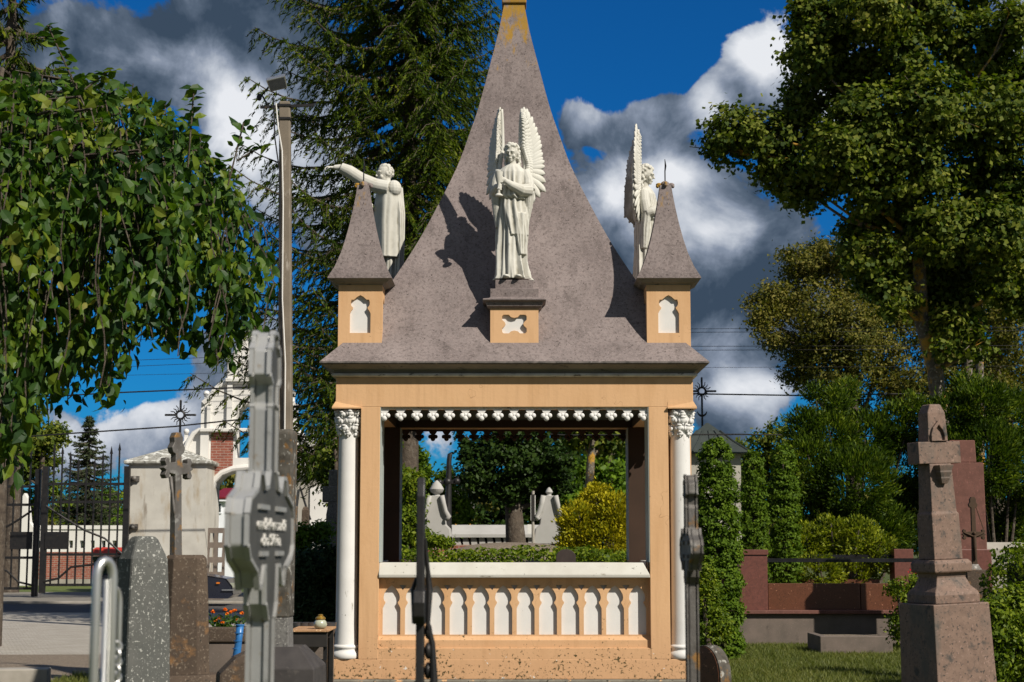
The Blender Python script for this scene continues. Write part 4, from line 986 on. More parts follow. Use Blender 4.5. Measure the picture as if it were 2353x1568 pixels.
# left background trees
d = 74
limb_tree('broadleaf_tree', 'small green tree left of the blue spruce above the gates', 'tree', (P(95, 1250, d).x, d, 0),
    [((P(95, 1250, d).x, d, 0), .2), (P(95, 1120, d), .15), (P(98, 1040, d), .1)],
    PB([(100, 1010, 40), (60, 1030, 40), (130, 1000, 28), (30, 1060, 40), (100, 1060, 35), (60, 1080, 30)], d, .8, 5), L_MAPLE, BARK, 240, 24, .22, .2, shell=.4)
bush('thuja_row', 'pale green thuja behind the gate next to the blue spruce', 'shrub', (P(238, 1250, 74).x, 74, 0),
    PBs([(232, 1160, 16, 45), (255, 1165, 16, 42), (240, 1200, 26, 40)], 74, .3, 8), L_LIME, 160, 22, .14, .2, shell=.6)
bush('background_shrub', 'green shrubs mass behind the white wall at far left', 'shrub', (P(150, 1250, 76).x, 76, 0),
    PBs([(110, 1150, 40, 50), (60, 1160, 40, 50), (20, 1170, 40, 50), (160, 1180, 40, 40), (275, 1160, 24, 50)], 76, .3, 8), L_HEDGE, 260, 22, .16, .2, shell=.5)
# shrubs left of the chapel
d = 17.5
bush('juniper_bush', 'dark rounded juniper just left of the left chapel column', 'shrub', (P(718, 1430, d).x, d, 0),
    PBs([(700, 1310, 42, 48), (745, 1300, 36, 48), (690, 1370, 40, 50), (740, 1370, 44, 52), (715, 1400, 50, 40)], d, .2, 8, rdk=.8), L_JUN, 700, 24, .05, .055, shell=.7, width=.4)
bush('leafy_shrub', 'bright green climbing shrub behind the dark juniper', 'shrub', (P(668, 1430, 18.3).x, 18.3, 0),
    PBs([(668, 1330, 14, 60), (665, 1400, 14, 40), (690, 1240, 24, 34), (735, 1225, 26, 26), (672, 1280, 14, 30)], 18.3, .1, 8), L_LIME, 260, 20, .045, .05, shell=.4)
limb_tree('young_tree', 'young leafy tree beside the left edge of the chapel under the eave', 'tree', (P(762, 1250, 21).x, 21, 0),
    [((P(775, 1250, 21).x, 21, 0), .05), (P(775, 1100, 21), .04), (P(770, 1030, 21), .02)],
    PB([(760, 1060, 26), (745, 1095, 16), (730, 1055, 10), (770, 1110, 26), (765, 1150, 20), (748, 1040, 12), (775, 1020, 16)], 21, .3, 5), L_MAPLE, BARK, 110, 14, .05, .065, shell=.3)

bush('background_shrub', 'dark shrubs closing the gap between the green-roofed chapel and the feathery juniper', 'shrub', (P(1760, 1250, 62).x, 62, 0),
    PBs([(1700, 1080, 30, 60), (1745, 1040, 30, 50), (1790, 1020, 36, 60), (1770, 1120, 50, 70), (1720, 1150, 40, 60), (1820, 1080, 40, 70), (1700, 1020, 14, 26)], 62, .8, 3), L_MAPLE, 420, 24, .16, .18, shell=.5)
# grass blades
def grass(name, label, x0, x1, y0, y1, n, h):
    x = RNG.uniform(x0, x1, n); y = RNG.uniform(y0, y1, n); c = np.stack([x, y, np.zeros(n)], 1)
    hh = h*RNG.uniform(.5, 1.3, n)[:, None]; a = RNG.uniform(0, 6.28, n); s = np.stack([np.cos(a), np.sin(a), np.zeros(n)], 1)*.005
    ln = np.stack([RNG.normal(size=n)*.5, RNG.normal(size=n)*.5, np.ones(n)], 1)*hh
    V = np.stack([c-s, c+s, c+ln*.6+s*.6, c+ln], 1).reshape(-1, 3)
    o = mesh_np(name, V, np.arange(n*4).reshape(n, 4), L_GRASS)
    return tag(o, label, 'grass', kind='stuff')
L_GRASS = leafmat('grass_blade', [(.05, .070, .010), (.10, .120, .018), (.17, .165, .035)], rough=.6, trans=.3, ns=.7)
grass('lawn_grass', 'short mown grass in front of the red granite grave', 2.1, 9.0, 17.5, 29, 90000, .055)
grass('verge_grass', 'weedy grass behind the left gravestones', -5.4, -1.8, 11.5, 21, 40000, .08)
# ------------------------------------------------------------ materials for small things
SILV = stone('silver_painted_iron', (.42, .42, .41), (.31, .31, .30), 6, specks=[((.22, .15, .06), 16, .64, .74), ((.10, .10, .09), 12, .64, .78)], rough=.42, metal=.35, bump=.25, spec=.5)
SILVD = stone('dark_silver_plate', (.085, .084, .078), (.060, .060, .056), 8, specks=[((.16, .14, .11), 20, .66, .8)], rough=.6, metal=.2, bump=.2)  # plate of darker grey than the silver edges
LETTER = plain('pale_lettering_paint', (.62, .60, .56), .6)
CHROME = stone('galvanised_tube', (.62, .62, .60), (.50, .50, .49), 5, rough=.32, metal=.8, bump=.05)
RUST = stone('rusty_weathered_iron', (.16, .15, .14), (.10, .09, .08), 12, specks=[((.28, .15, .05), 14, .58, .66), ((.34, .33, .31), 9, .58, .72)], rough=.6, metal=.4, bump=.5)
TERR = stone('speckled_terrazzo', (.075, .078, .072), (.10, .10, .092), 8, specks=[((.36, .36, .33), 46, .60, .64), ((.28, .28, .26), 90, .61, .66), ((.05, .05, .05), 50, .62, .7)], rough=.75, bump=.3)
TERRD = stone('dark_side_terrazzo', (.045, .033, .025), (.06, .05, .04), 6, specks=[((.14, .12, .10), 60, .62, .70)], rough=.8, bump=.3)
BROWNST = stone('brown_granular_stone', (.090, .064, .045), (.055, .040, .030), 5, specks=[((.20, .16, .12), 60, .56, .7), ((.25, .13, .05), 5, .60, .72), ((.03, .025, .02), 40, .62, .7)], rough=.9, bump=.5)
GRAN = stone('grey_granite', (.17, .165, .155), (.11, .105, .10), 30, specks=[((.30, .29, .27), 75, .56, .64), ((.04, .04, .04), 60, .6, .66)], rough=.8, bump=.3)
LICHST = stone('lichen_covered_stone', (.11, .10, .085), (.045, .040, .032), 14, specks=[((.17, .09, .03), 9, .54, .62), ((.30, .29, .26), 20, .58, .64)], rough=.95, bump=.6)
PINK = stone('pink_granite', (.20, .132, .100), (.145, .095, .072), 25, specks=[((.27, .18, .145), 70, .58, .68), ((.055, .05, .045), 11, .56, .68), ((.04, .035, .03), 60, .58, .66), ((.085, .08, .07), 3.5, .52, .70, (1, 1, .5))], rough=.7, bump=.3)
RED = stone('red_granite', (.150, .056, .042), (.105, .040, .030), 20, specks=[((.24, .085, .065), 80, .58, .68), ((.05, .03, .03), 70, .6, .68)], rough=.38, bump=.06, spec=.5)
REDR = stone('hewn_red_granite', (.155, .068, .052), (.115, .050, .038), 9, specks=[((.23, .095, .075), 26, .58, .70, (1, 1, .6)), ((.07, .04, .035), 30, .62, .72)], rough=.8, bump=.8, bscale=26)
BROWNP = stone('polished_brown_slab', (.125, .048, .026), (.10, .04, .022), 20, specks=[((.42, .20, .12), 26, .64, .68), ((.03, .015, .01), 60, .58, .66)], rough=.3, bump=.03, spec=.5)
GREYP = stone('grey_brown_plinth', (.16, .125, .105), (.11, .09, .075), 4, specks=[((.24, .20, .17), 60, .6, .7), ((.06, .05, .04), 6, .62, .8)], rough=.85, bump=.3)
BLACKST = stone('polished_black_stone', (.012, .012, .013), (.02, .02, .022), 12, rough=.15, bump=.02, spec=.6)
PLAST = stone('stained_white_plaster', (.52, .50, .45), (.42, .40, .36), 1.6, specks=[((.33, .26, .17), 1.7, .55, .72, (1, 1, .35)), ((.24, .21, .17), 3.2, .60, .74, (1.4, 1.4, .3)), ((.12, .11, .10), 30, .68, .76)], bump=.25)
PLASTG = stone('grey_plaster', (.40, .38, .33), (.33, .31, .27), 1.6, specks=[((.25, .22, .17), 2, .58, .72, (1, 1, .35))], bump=.25)
LICHROOF = stone('lichened_cement_roof', (.36, .35, .31), (.20, .195, .17), 3, specks=[((.60, .60, .56), 5, .54, .60), ((.07, .07, .06), 9, .56, .66)], bump=.5)
GATEW = stone('gate_whitewash', (.70, .685, .65), (.62, .605, .57), 1.2, specks=[((.52, .50, .46), 2.2, .60, .8, (1, 1, .35))], bump=.15)
def brick_mat(name, c1, c2, mo, s=1.0):
    m, t, b = newmat(name)
    mp = N(t, 'ShaderNodeMapping', ins={'Vector': t.nodes.new('ShaderNodeTexCoord').outputs['Object'], 'Rotation': (R(90), 0, 0)})
    br = N(t, 'ShaderNodeTexBrick', ins={'Vector': mp.outputs[0], 'Color1': (*c1, 1), 'Color2': (*c2, 1), 'Mortar': (*mo, 1), 'Scale': s, 'Mortar Size': .009, 'Brick Width': .25, 'Row Height': .085})
    t.links.new(mixc(t, N(t, 'ShaderNodeMapRange', ins={0: nz(t, mp.outputs[0], 3, 5), 1: .4, 2: .75, 4: .4}).outputs[0], br.outputs[0], (.10, .04, .03)), b.inputs['Base Color']); b.inputs['Roughness'].default_value = .9
    return m
BRICK = brick_mat('red_brick', (.30, .085, .05), (.22, .06, .04), (.34, .27, .22))
def thing_at(name, label, cat, p, group=None, rz=0):
    p = Vector(p); t = thing(name, label, cat, tuple(p), rz, group)
    t['_'] = 0; del t['_']
    return t, Matrix.Translation(-p)
def nb(M):
    b = MB(); b.M = M; return b
def text_on(body, size, mat, parent, loc, rz=0, ext=.002, sx=1.0, name='inscription'):
    cu = bpy.data.curves.new('txt', 'FONT'); cu.body = body; cu.size = size; cu.extrude = ext; cu.align_x = 'CENTER'; cu.align_y = 'CENTER'
    o = bpy.data.objects.new('txt', cu); COL.objects.link(o)
    me = bpy.data.meshes.new_from_object(o.evaluated_get(bpy.context.evaluated_depsgraph_get()))
    bpy.data.objects.remove(o); bpy.data.curves.remove(cu)
    me.name = name; me.materials.clear(); me.materials.append(mat)
    q = bpy.data.objects.new(name, me); COL.objects.link(q); q.parent = parent; q.location = loc; q.rotation_euler = (R(90), 0, rz); q.scale = (sx, 1, 1)
    return q

# ------------------------------------------------------------ silver cross, close on the left
def cast_cross(name, label, px, d, ys, face, edge, rz=90, text=None, k=1.0, t=.021, lean=0):
    """ys: survey heights top, lobe end, shaft top, arm top, arm bottom, plate foot"""
    z = [zd(y, d) for y in ys]; x = P(px, 1255, d).x
    c = thing(name, label, 'cross', (x, d, 0), R(rz)); c.rotation_euler = (lean, 0, R(rz))
    T, L1, S0, A1, A0, Bf = z; a = (.325 if text else .30)*k; s = .055*k
    h = A1-A0
    half = [(.020*k, T), (.035*k, T-.012*k), (.042*k, T-.03*k), (.072*k, T-.05*k), (.078*k, L1), (.045*k, L1-.02*k), (.040*k, S0), (.050*k, S0-.01), (.050*k, A1+.06*k), (.075*k, A1+.02*k), (.125*k, A1+.015*k), (.155*k, A1+.05*k), (.20*k, A1+.05*k),
            (.225*k, A1+.01*k), (a-.005*k, A1-.015*k), (a+.018*k, A1-.05*k), (a+.018*k, A0+.05*k), (a-.01*k, A0+.02*k), (.215*k, A0-.01*k), (.19*k, A0-.05*k), (.15*k, A0-.045*k), (.12*k, A0), (.095*k, A0), (.085*k, Bf), (.06*k, Bf-.03*k), (.045*k, Bf-.04*k), (.045*k, .10)]
    poly = half+[(-x_, z_) for x_, z_ in reversed(half)]
    MB().prism([poly], -t, t).build('cross_body', edge, c, bevel=.004)
    f = MB(); inn = [(max(0, x_-.012*k), z_+(.008*k if z_ < (A1+A0)/2 and x_ > .06*k else -.008*k)) for x_, z_ in half]
    pol2 = inn+[(-x_, z_) for x_, z_ in reversed(inn)]
    for sd in (-1, 1):
        MB().prism([pol2], sd*(t+.001), sd*(t+.0035)).build('face_plate', face, c)
        rm = MB(); pts = poly+[poly[0]]
        for p, q in zip(pts[:-1], pts[1:]):
            if abs(p[0]-q[0])+abs(p[1]-q[1]) < .004: continue
            rm.bar((p[0], sd*(t+.004), p[1]), (q[0], sd*(t+.004), q[1]), .014*k, .010*k)
        for e in (-1, 1):
            rm.bar((e*.06*k, sd*(t+.004), A1-.03*k), (e*.2*k, sd*(t+.004), A1-.03*k), .012, .010)
            rm.bar((e*.07*k, sd*(t+.004), A0+.03*k), (e*.17*k, sd*(t+.004), A0+.03*k), .012, .010)
        rm.build('raised_rim', edge, c)
    if text:
        for body, zz, sz, sx, ox in text: text_on(body, sz, LETTER, c, (ox, -t-.006, zz), 0, .002, sx)
    MB().stack2([(.16*k, .12*k, 0), (.15*k, .11*k, .13)]).build('stone_foot', GRAN, c, bevel=.01)
    return c
d = 3.55
cast_cross('silver_cross', 'tall blurred silver-painted iron cross with a pale inscription, nearest on the left', 602, d, (766, 868, 930, 1140, 1300, 1385), SILVD, SILV,
    text=[('mdi', zd(1206, d), .036, 2.4, -.12), ('Anzadi', zd(1206, d), .036, 2.4, .07), ('do', zd(1242, d), .036, 2.4, -.085), ('9hia', zd(1242, d), .036, 2.4, .045)], t=.0150, k=.86, rz=89)
d = 4.6
cast_cross('iron_cross', 'rust-spotted silver-grey iron cross standing before the right chapel column', 1588, d, (1092, 1135, 1160, 1235, 1290, 1325), RUST, RUST, k=.46, t=.0105)

# dark iron cross nearly edge on in front of the parapet
d = 4.3; x = P(967, 1255, d).x
c = thing('iron_cross', 'thin black iron crucifix seen edge-on before the chapel parapet', 'cross', (x, d, 0), R(90))
b = MB(); T = zd(1096, d); q = [zd(y, d) for y in (1355, 1432, 1480, 1560, 1600)]
b.prism([[(-.03, .05), (.03, .05), (.028, q[1]), (.026, T-.05), (.014, T-.02), (0, T), (-.014, T-.02), (-.026, T-.05), (-.028, q[1])]], -.010, .010)
b.prism([[(-.08, q[1]+.02), (-.06, q[1]), (.06, q[1]), (.08, q[1]+.02), (.085, q[0]-.03), (.07, q[0]), (-.07, q[0]), (-.085, q[0]-.03)]], -.0145, .0145)
b.build('cross_body', IRON, c, bevel=.003)
v = MB(); zz = [q[0]+.05, q[0], q[1], q[2], q[3], q[4]-.05, .4]
v.tube([(-.02, -.012, zz[0]+.08), (.0, -.018, zz[0]), (.01, -.022, zz[1]), (-.01, -.02, zz[2]), (.01, -.030, zz[3]), (-.01, -.036, zz[4]), (.01, -.022, zz[5]), (0, -.02, zz[6])], [.004, .006, .009, .006, .008, .010, .007, .005], 8)
v.tube([(.0, .012, zz[0]-.02), (.01, .020, zz[1]), (-.01, .018, zz[2])], [.003, .006, .003], 8)
v.build('wrought_scroll', IRON, c, smooth=True)
for k_ in range(3):
    lf = MB(); lf.ball((.01, -.020, q[1]-.02-.05*k_), (.02, .010, .022), 8, 6); lf.build('iron_leaf', IRON, c, smooth='all')
MB().stack2([(.12, .1, 0), (.11, .09, .12)]).build('stone_foot', GRAN, c, bevel=.01)

# galvanised tube frame
d = 3.1; m_ = d/F; x = P(240, 1255, d).x; T = zd(1288, d)
t = thing('tube_frame', 'shiny galvanised tube frame with bent top and chain in the lower left corner', 'railing', (x, d, 0))
def utube(x0, y0, x1, y1, z, r, nm='bent_tube'):
    b = MB(); w = Vector((x1-x0, y1-y0, 0)); pts = [(x0, y0, .02)]
    for i in range(9):
        a = math.pi*i/8; f = (1-math.cos(a))/2
        pts.append((x0+w.x*f, y0+w.y*f, z-.03+math.sin(a)*.03))
    pts.append((x1, y1, .02)); b.tube(pts, r, 14); return b.build(nm, CHROME, t, smooth='all')
utube(-.010, -.01, .013, .02, T, .0086)
b = MB(); b.tube([(.003, .008, .02), (.003, .008, T-.035)], .0050, 12); b.build('middle_tube', CHROME, t, smooth='all')
utube(-.022, .16, -.010, .18, zd(1352, d+.17), .0048)
for i in range(5):
    b = MB(); zc_ = zd(1490+18*i, d); pts = []
    for k_ in range(13):
        a = 2*math.pi*k_/12; u, w = .0135*math.cos(a), .0085*math.sin(a)
        pts.append((.013+u*.8, .05+(u*.6 if i % 2 == 0 else -u*.2), zc_+w*1.2))
    b.tube(pts, .0028, 7, cap=False); b.build('chain_link', CHROME, t, smooth='all')

# speckled stone and brown pillar with cross
d = 9.0; m_ = d/F; p = (P(330, 1255, d).x, d, 0)
t = thing('speckled_gravestone', 'speckled grey terrazzo gravestone with a sloping chamfered top', 'gravestone', p, R(44))
zt_ = zd(1232, d)
st = [(.150, .100, 0), (.142, .095, .5), (.128, .085, 1.2), (.112, .074, zt_-.12), (.070, .045, zt_-.02), (.055, .035, zt_)]
MB().stack2(st).build('stone_body', TERR, t, bevel=.014)
MB().stack2([(.004, b_*.96, z_) for a_, b_, z_ in st[:4]], cx=0).build('side_slab', TERRD, t, loc=(-.133, 0, 0), rot=(0, R(1.3), 0))
MB().stack2([(.20, .14, 0), (.20, .14, .1)]).build('footing', BROWNST, t, bevel=.01)
d = 9.8; p = (P(428, 1255, d).x, d, 0)
t = thing('brown_gravestone', 'brown octagonal stone pillar carrying a small iron cross', 'gravestone', p, R(10))
zt_ = zd(1275, d); z0_ = zd(1540, d)
def octo(w, y, z): return [(w*x_, y*y_, z) for x_, y_ in ((-1, -.55), (-.55, -1), (.55, -1), (1, -.55), (1, .55), (.55, 1), (-.55, 1), (-1, .55))]
MB().rings([octo(.150, .13, z0_-.02), octo(.134, .12, z0_+.4), octo(.120, .105, zt_-.02), octo(.10, .09, zt_)]).build('pillar_body', BROWNST, t, bevel=.004)
MB().rings([octo(.26, .2, 0), octo(.26, .2, z0_-.09), octo(.20, .17, z0_-.019)]).build('footing', BROWNST, t, bevel=.008)
def small_cross(parent, z0, zt, arm_z, aw, s, tt, mat, nm='iron_cross_top', corpus=False, rot=(0, 0, 0), loc=(0, 0, 0)):
    b = MB(); lo = lambda cx, cz, r, a0: [(cx+r*math.cos(a0+R(k*30)), cz+r*math.sin(a0+R(k*30))) for k in range(-3, 4)]
    right = [(s, z0), (s*.85, arm_z-.09), (s*.85, arm_z-s*1.2), (aw-.05, arm_z-s)]+[(aw-.05+x_*.9, arm_z+z_) for x_, z_ in ((.0, -.055), (.03, -.062), (.045, -.04), (.03, -.015), (.055, 0), (.03, .015), (.045, .04), (.03, .062), (0, .055))]+[(aw-.05, arm_z+s), (s*.85, arm_z+s*1.2), (s*.8, zt-.13), (.045, zt-.12), (.055, zt-.09), (.035, zt-.06), (.038, zt-.03), (.02, zt)]
    poly = right+[(-x_, z_) for x_, z_ in reversed(right)]
    b.prism([poly], -tt, tt)
    if corpus:
        b.tube([(0, -tt-.01, arm_z-.02), (.0, -tt-.02, arm_z-.15), (.005, -tt-.015, arm_z-.30)], [.022, .018, .010], 8)
        b.ball((0, -tt-.015, arm_z+.015), .02)
        b.tube([(-aw*.8, -tt-.005, arm_z+.02), (0, -tt-.012, arm_z-.03), (aw*.8, -tt-.005, arm_z+.02)], [.008, .013, .008], 7)
    return b.build(nm, mat, parent, rot=rot, loc=loc, bevel=.004)
za = zd(1076, d)
sc = small_cross(t, zt_-.005, zd(993, d), za, .125, .030, .022, RUST, rot=(R(-1.5), 0, R(48)), loc=(-.03, 0, 0))
b = MB(); b.tube([(-.10, -.02, za-.05), (-.085, -.02, za-.16), (-.075, -.02, za-.24), (-.07, -.03, za-.30)], [.012, .009, .011, .004], 7); b.build('iron_vine', RUST, t, smooth='all')

# granite cross behind the silver one, seen edge on
d = 10.7; p = (P(652, 1255, d).x, d, 0)
t = thing('granite_cross', 'lichen-covered granite cross seen edge-on directly behind the silver cross', 'gravestone', p, R(88))
z_ = [zd(y, d) for y in (988, 1215, 1345, 1500, 1482, 1530)]
MB().stack2([(.10, .058, z_[2]-.2), (.10, .062, z_[0]-.02), (.085, .054, z_[0])]).build('lichened_upright', LICHST, t, bevel=.012)
MB().stack2([(.27, .045, z_[1]-.02), (.27, .045, z_[1]+.15)]).build('cross_arm', LICHST, t, bevel=.01)
MB().stack2([(.10, .058, z_[3]-.05), (.095, .052, z_[2]-.199)]).build('granite_shaft', GRAN, t, bevel=.004)
MB().stack2([(.25, .265, 0), (.25, .245, z_[5]), (.12, .13, z_[4]), (.11, .10, z_[3]+.03)]).build('chamfered_base', stone('shade_toned_base_stone', (.060, .054, .052), (.04, .036, .036), 8, specks=[((.14, .125, .11), 5, .62, .75)], bump=.3), t, bevel=.008)  # base stone darkened in colour to stand for the shade on it
# slanted grave stone, left of the silver cross foot
p = P(530, 1500, 8.2); t = thing('slanted_stone', 'brown weathered slanted stone half hidden at the foot of the silver cross', 'gravestone', (p.x, 8.2, 0), R(15))
zz = zd(1490, 8.2); MB().rings([[(-.10, -.1, 0), (.14, -.1, 0), (.14, .1, 0), (-.10, .1, 0)], [(-.06, -.09, zz-.12), (.12, -.09, zz-.02), (.12, .09, zz-.02), (-.06, .09, zz-.12)], [(.02, -.08, zz-.04), (.11, -.08, zz), (.11, .08, zz), (.02, .08, zz-.04)]]).build('stone_body', BROWNST, t, bevel=.01)
d = 10.2
bush('foreground_plant', 'small pale green plant at the bottom between the left gravestones', 'plant', (P(475, 1568, d).x, d, 0), [((P(475, 1575, d).x, d, zd(1572, d)), (.11, .1, .07)), ((P(455, 1575, d).x, d, zd(1578, d)), (.08, .1, .05))], L_LIME, 60, 12, .02, .03, shell=.4)

# kerbed grave bed, marigolds, bench table
d = 15.5
x0, x1 = P(482, 1450, d).x, P(600, 1450, d).x; p = ((x0+x1)/2, d, 0)
t = thing('flower_bed_kerb', 'dark stone kerb raising the marigold bed', 'kerb', p); w = (x1-x0)/2
zk = zd(1440, d); MB().box(-w, w, -.15, .25, 0, zk-.14).build('lower_course', GREYP, t, bevel=.01)
MB().box(-w-.01, w+.01, -.17, -.02, zk-.135, zk).build('upper_course', BROWNST, t, bevel=.015)
MB().box(-w, w, -.015, .6, zk-.135, zk-.02).build('soil', stone('dark_soil', (.03, .022, .015), (.045, .033, .022), 20, bump=.8), t)
L_MLEAF = leafmat('marigold_leaf', [(.03, .07, .012), (.06, .12, .02), (.10, .18, .03)], rough=.5, ns=3)
PET = leafmat('marigold_petal', [(.75, .16, .005), (.85, .24, .01), (.8, .12, .0)], rough=.6, trans=.2, ns=3, tcol=(1, .6, .2))
rr = random.Random(3); heads = [(490, 1407), (505, 1422), (523, 1412), (512, 1432), (532, 1408), (548, 1425), (497, 1428), (541, 1404), (557, 1410), (518, 1402)]
ORD = ['first', 'second', 'third', 'fourth', 'fifth', 'sixth', 'seventh', 'eighth', 'ninth', 'tenth']; rank = {i: sorted(range(10), key=lambda k: heads[k][0]).index(i) for i in range(10)}
for i, (hx_, hy_) in enumerate(heads):
    dd = d+.08+.05*(i % 3); q = P(hx_-1, hy_, dd); base = Vector((q.x, dd, zk-.02))
    f = thing('marigold', 'orange marigold, %s of the ten from the left in the kerbed bed' % ORD[rank[i]], 'flower', tuple(base), 0, 'marigolds in the kerbed bed')
    h = q.z-base.z; b = MB(); b.tube([(0, 0, 0), (.004, 0, h*.6), (0, 0, h)], .0035, 5); b.build('stem', L_MLEAF, f)
    n_ = 26; a = RNG.uniform(0, 6.28, n_); el_ = RNG.uniform(-.2, 1.4, n_)
    v = np.stack([np.cos(a)*np.cos(el_), np.sin(a)*np.cos(el_), np.sin(el_)], 1); leaf_cloud('flower_head', v*.014+np.array([0, 0, h]), .022, PET, f, vec=v, droop=0, width=.8)
    n_ = 18; zz = RNG.uniform(.1, .85, n_)*h; a = RNG.uniform(0, 6.28, n_); v = np.stack([np.cos(a), np.sin(a), np.full(n_, .5)], 1)
    leaf_cloud('leaves', v*np.array([.035, .035, 0])+np.stack([0*zz, 0*zz, zz], 1), .065, L_MLEAF, f, vec=v, droop=0, width=.3)
# blue plastic tube
d = 13; BLUE = plain('blue_plastic', (.03, .16, .42), .35, spec=.5)
pts = [P(552, 1436, d), P(549, 1470, d), P(544, 1505, d), P(536, 1545, d)]
t = thing('blue_plastic_vase', 'ribbed blue plastic grave vase leaning by the marigold bed', 'vase', (pts[3].x, d, pts[3].z-.25))
b = MB(); o_ = Vector((pts[3].x, d, pts[3].z-.25)); b.tube([p-o_ for p in pts], [.030, .026, .032, .02], 14)
b.build('vase_body', BLUE, t, smooth='all'); r_ = MB()
for k_ in range(7):
    q = pts[0].lerp(pts[3], k_/6)-o_; r_.tube([q+Vector((0, 0, -.004)), q+Vector((0, 0, .004))], .036-.001*k_, 14)
r_.build('ribs', BLUE, t, smooth=True); b = MB(); b.tube([pts[3]-o_, (0, 0, 0)], [.012, .008], 8); b.build('spike', BLUE, t)
# dark bench-like grave table
d = 13.6; x0, x1 = P(664, 1450, d).x, P(752, 1450, d).x; zt_ = zd(1447, d); zl = zd(1487, d); p = ((x0+x1)/2, d+.3, 0); w = (x1-x0)/2
BLK = plain('blackened_wood', (.020, .017, .015), .7)
t = thing('grave_table', 'blackened low grave table strewn with sand between granite cross and left column', 'table', p)
MB().box(-w, w, -.3, -.25, zl, zt_-.02).build('front_board', BLK, t, bevel=.004)
MB().box(-w-.0, w+.01, -.32, .3, zt_-.018, zt_).build('table_top', stone('sanded_top', (.42, .24, .12), (.30, .17, .09), 10, specks=[((.7, .5, .3), 60, .6, .65)], bump=.6), t, bevel=.004)
for sx in (-1, 1):
    for sy in (-.22, .24): MB().box(sx*w*.86-.016, sx*w*.86+.016, sy-.016, sy+.016, 0, zt_-.019).build('leg', IRON, t)
for zz in (zd(1520, d), zd(1540, d)): MB().box(-w*.82, w*.82, -.215, -.200, zz, zz+.012).build('rail', IRON, t)
GOLD = plain('tarnished_gold_cap', (.45, .28, .06), .35, metal=.7); GLASS = plain('clouded_glass', (.42, .44, .34), .25, spec=.6)
p = P(736, 1447, d+.15); t = thing('grave_lantern', 'small glass grave lantern with gold lid on the blackened table', 'lantern', (p.x, d+.15, zt_))
MB().lathe([(.030, .002), (.048, .012), (.056, .035), (.048, .06), (.034, .075)], seg=16).build('glass_jar', GLASS, t, smooth='all')
MB().lathe([(.040, .076), (.042, .086), (.036, .095), (.020, .104), (.022, .112), (.012, .118)], seg=16).build('lid', GOLD, t, smooth=True)
KB = plain('dark_glazed_pot', (.05, .05, .055), .3, spec=.6)
for i, px in enumerate((683, 701, 717, 757)):
    q = P(px, 1440, d+.65); 
    if i == 0: t = pot0 = thing('grave_pot', 'dark glazed pot in the row behind the blackened grave table', 'pot', (q.x, d+.65, zt_-.09), 0, 'dark pots behind the grave table'); MB().lathe([(.03, 0), (.05, .05), (.058, .10), (.062, .12), (.054, .12), (.046, .06)], seg=16).build('pot_body', KB, t, smooth=True)
    else: t = dup(pot0); t.location = (q.x, d+.65, zt_-.09)
    t['label'] = ['leftmost dark glazed pot of the row behind the blackened table', 'second dark glazed pot from the left behind the blackened table', 'third dark glazed pot, next to the glass lantern', 'rightmost dark glazed pot, closest to the white chapel column'][i]
x0, x1 = P(655, 1450, 14.4).x, P(768, 1450, 14.4).x
k = MB(); k.box(-(x1-x0)/2, (x1-x0)/2, -.12, .12, 0, zt_-.095); t = thing('grave_kerb', 'low dark stone ledge under the row of glazed pots', 'kerb', ((x0+x1)/2, 14.3, 0)); k.build('ledge', GREYP, t, bevel=.01)
# stone cross partly behind the left column
d = 19; p = (P(768, 1255, d).x, d, 0); t = thing('granite_cross', 'grey stone cross half hidden behind the left chapel column', 'gravestone', p, R(5))
z_ = [zd(y, d) for y in (1080, 1118, 1152, 1262)]
MB().stack2([(.10, .07, 0), (.095, .07, z_[2]-.15), (.07, .06, z_[2]-.02), (.07, .06, z_[0])]).build('upright', GRAN, t, bevel=.008)
MB().box(-.14, .14, -.065, .065, z_[2]-.01, z_[1]).build('cross_arm', GRAN, t, bevel=.008)
d = 20; p = (P(701, 1255, d).x, d, 0); t = thing('carved_post', 'small brown carved post poking up behind the dark juniper', 'gravestone', p)
MB().stack2([(.07, .06, 0), (.07, .06, zd(1240, d)), (.045, .045, zd(1230, d)), (.04, .04, zd(1172, d)), (.02, .02, zd(1164, d))]).build('post', BROWNST, t, bevel=.006)
MB().box(-.085, .085, -.03, .03, zd(1236, d), zd(1222, d)).build('cross_piece', BROWNST, t, bevel=.006)

# rounded headstone at the right foot of the chapel
d = 12.2; p = (P(1634, 1568, d).x, d+.1, 0); t = thing('round_headstone', 'low rounded grey headstone with brown face at the bottom beside the right column', 'gravestone', p, R(-52))
zt_ = zd(1484, d)
hs = [(-.17, 0), (.17, 0), (.17, zt_-.22)]+[(.17*math.cos(R(a)), zt_-.22+.22*math.sin(R(a))) for a in range(10, 180, 10)]+[(-.17, zt_-.22)]
MB().prism([hs], -.055, .055).build('stone_slab', LICHST, t, bevel=.008)
MB().prism([[(x_*.9, .02+z_*.97) for x_, z_ in hs]], -.060, -.0555).build('polished_face', BROWNP, t)

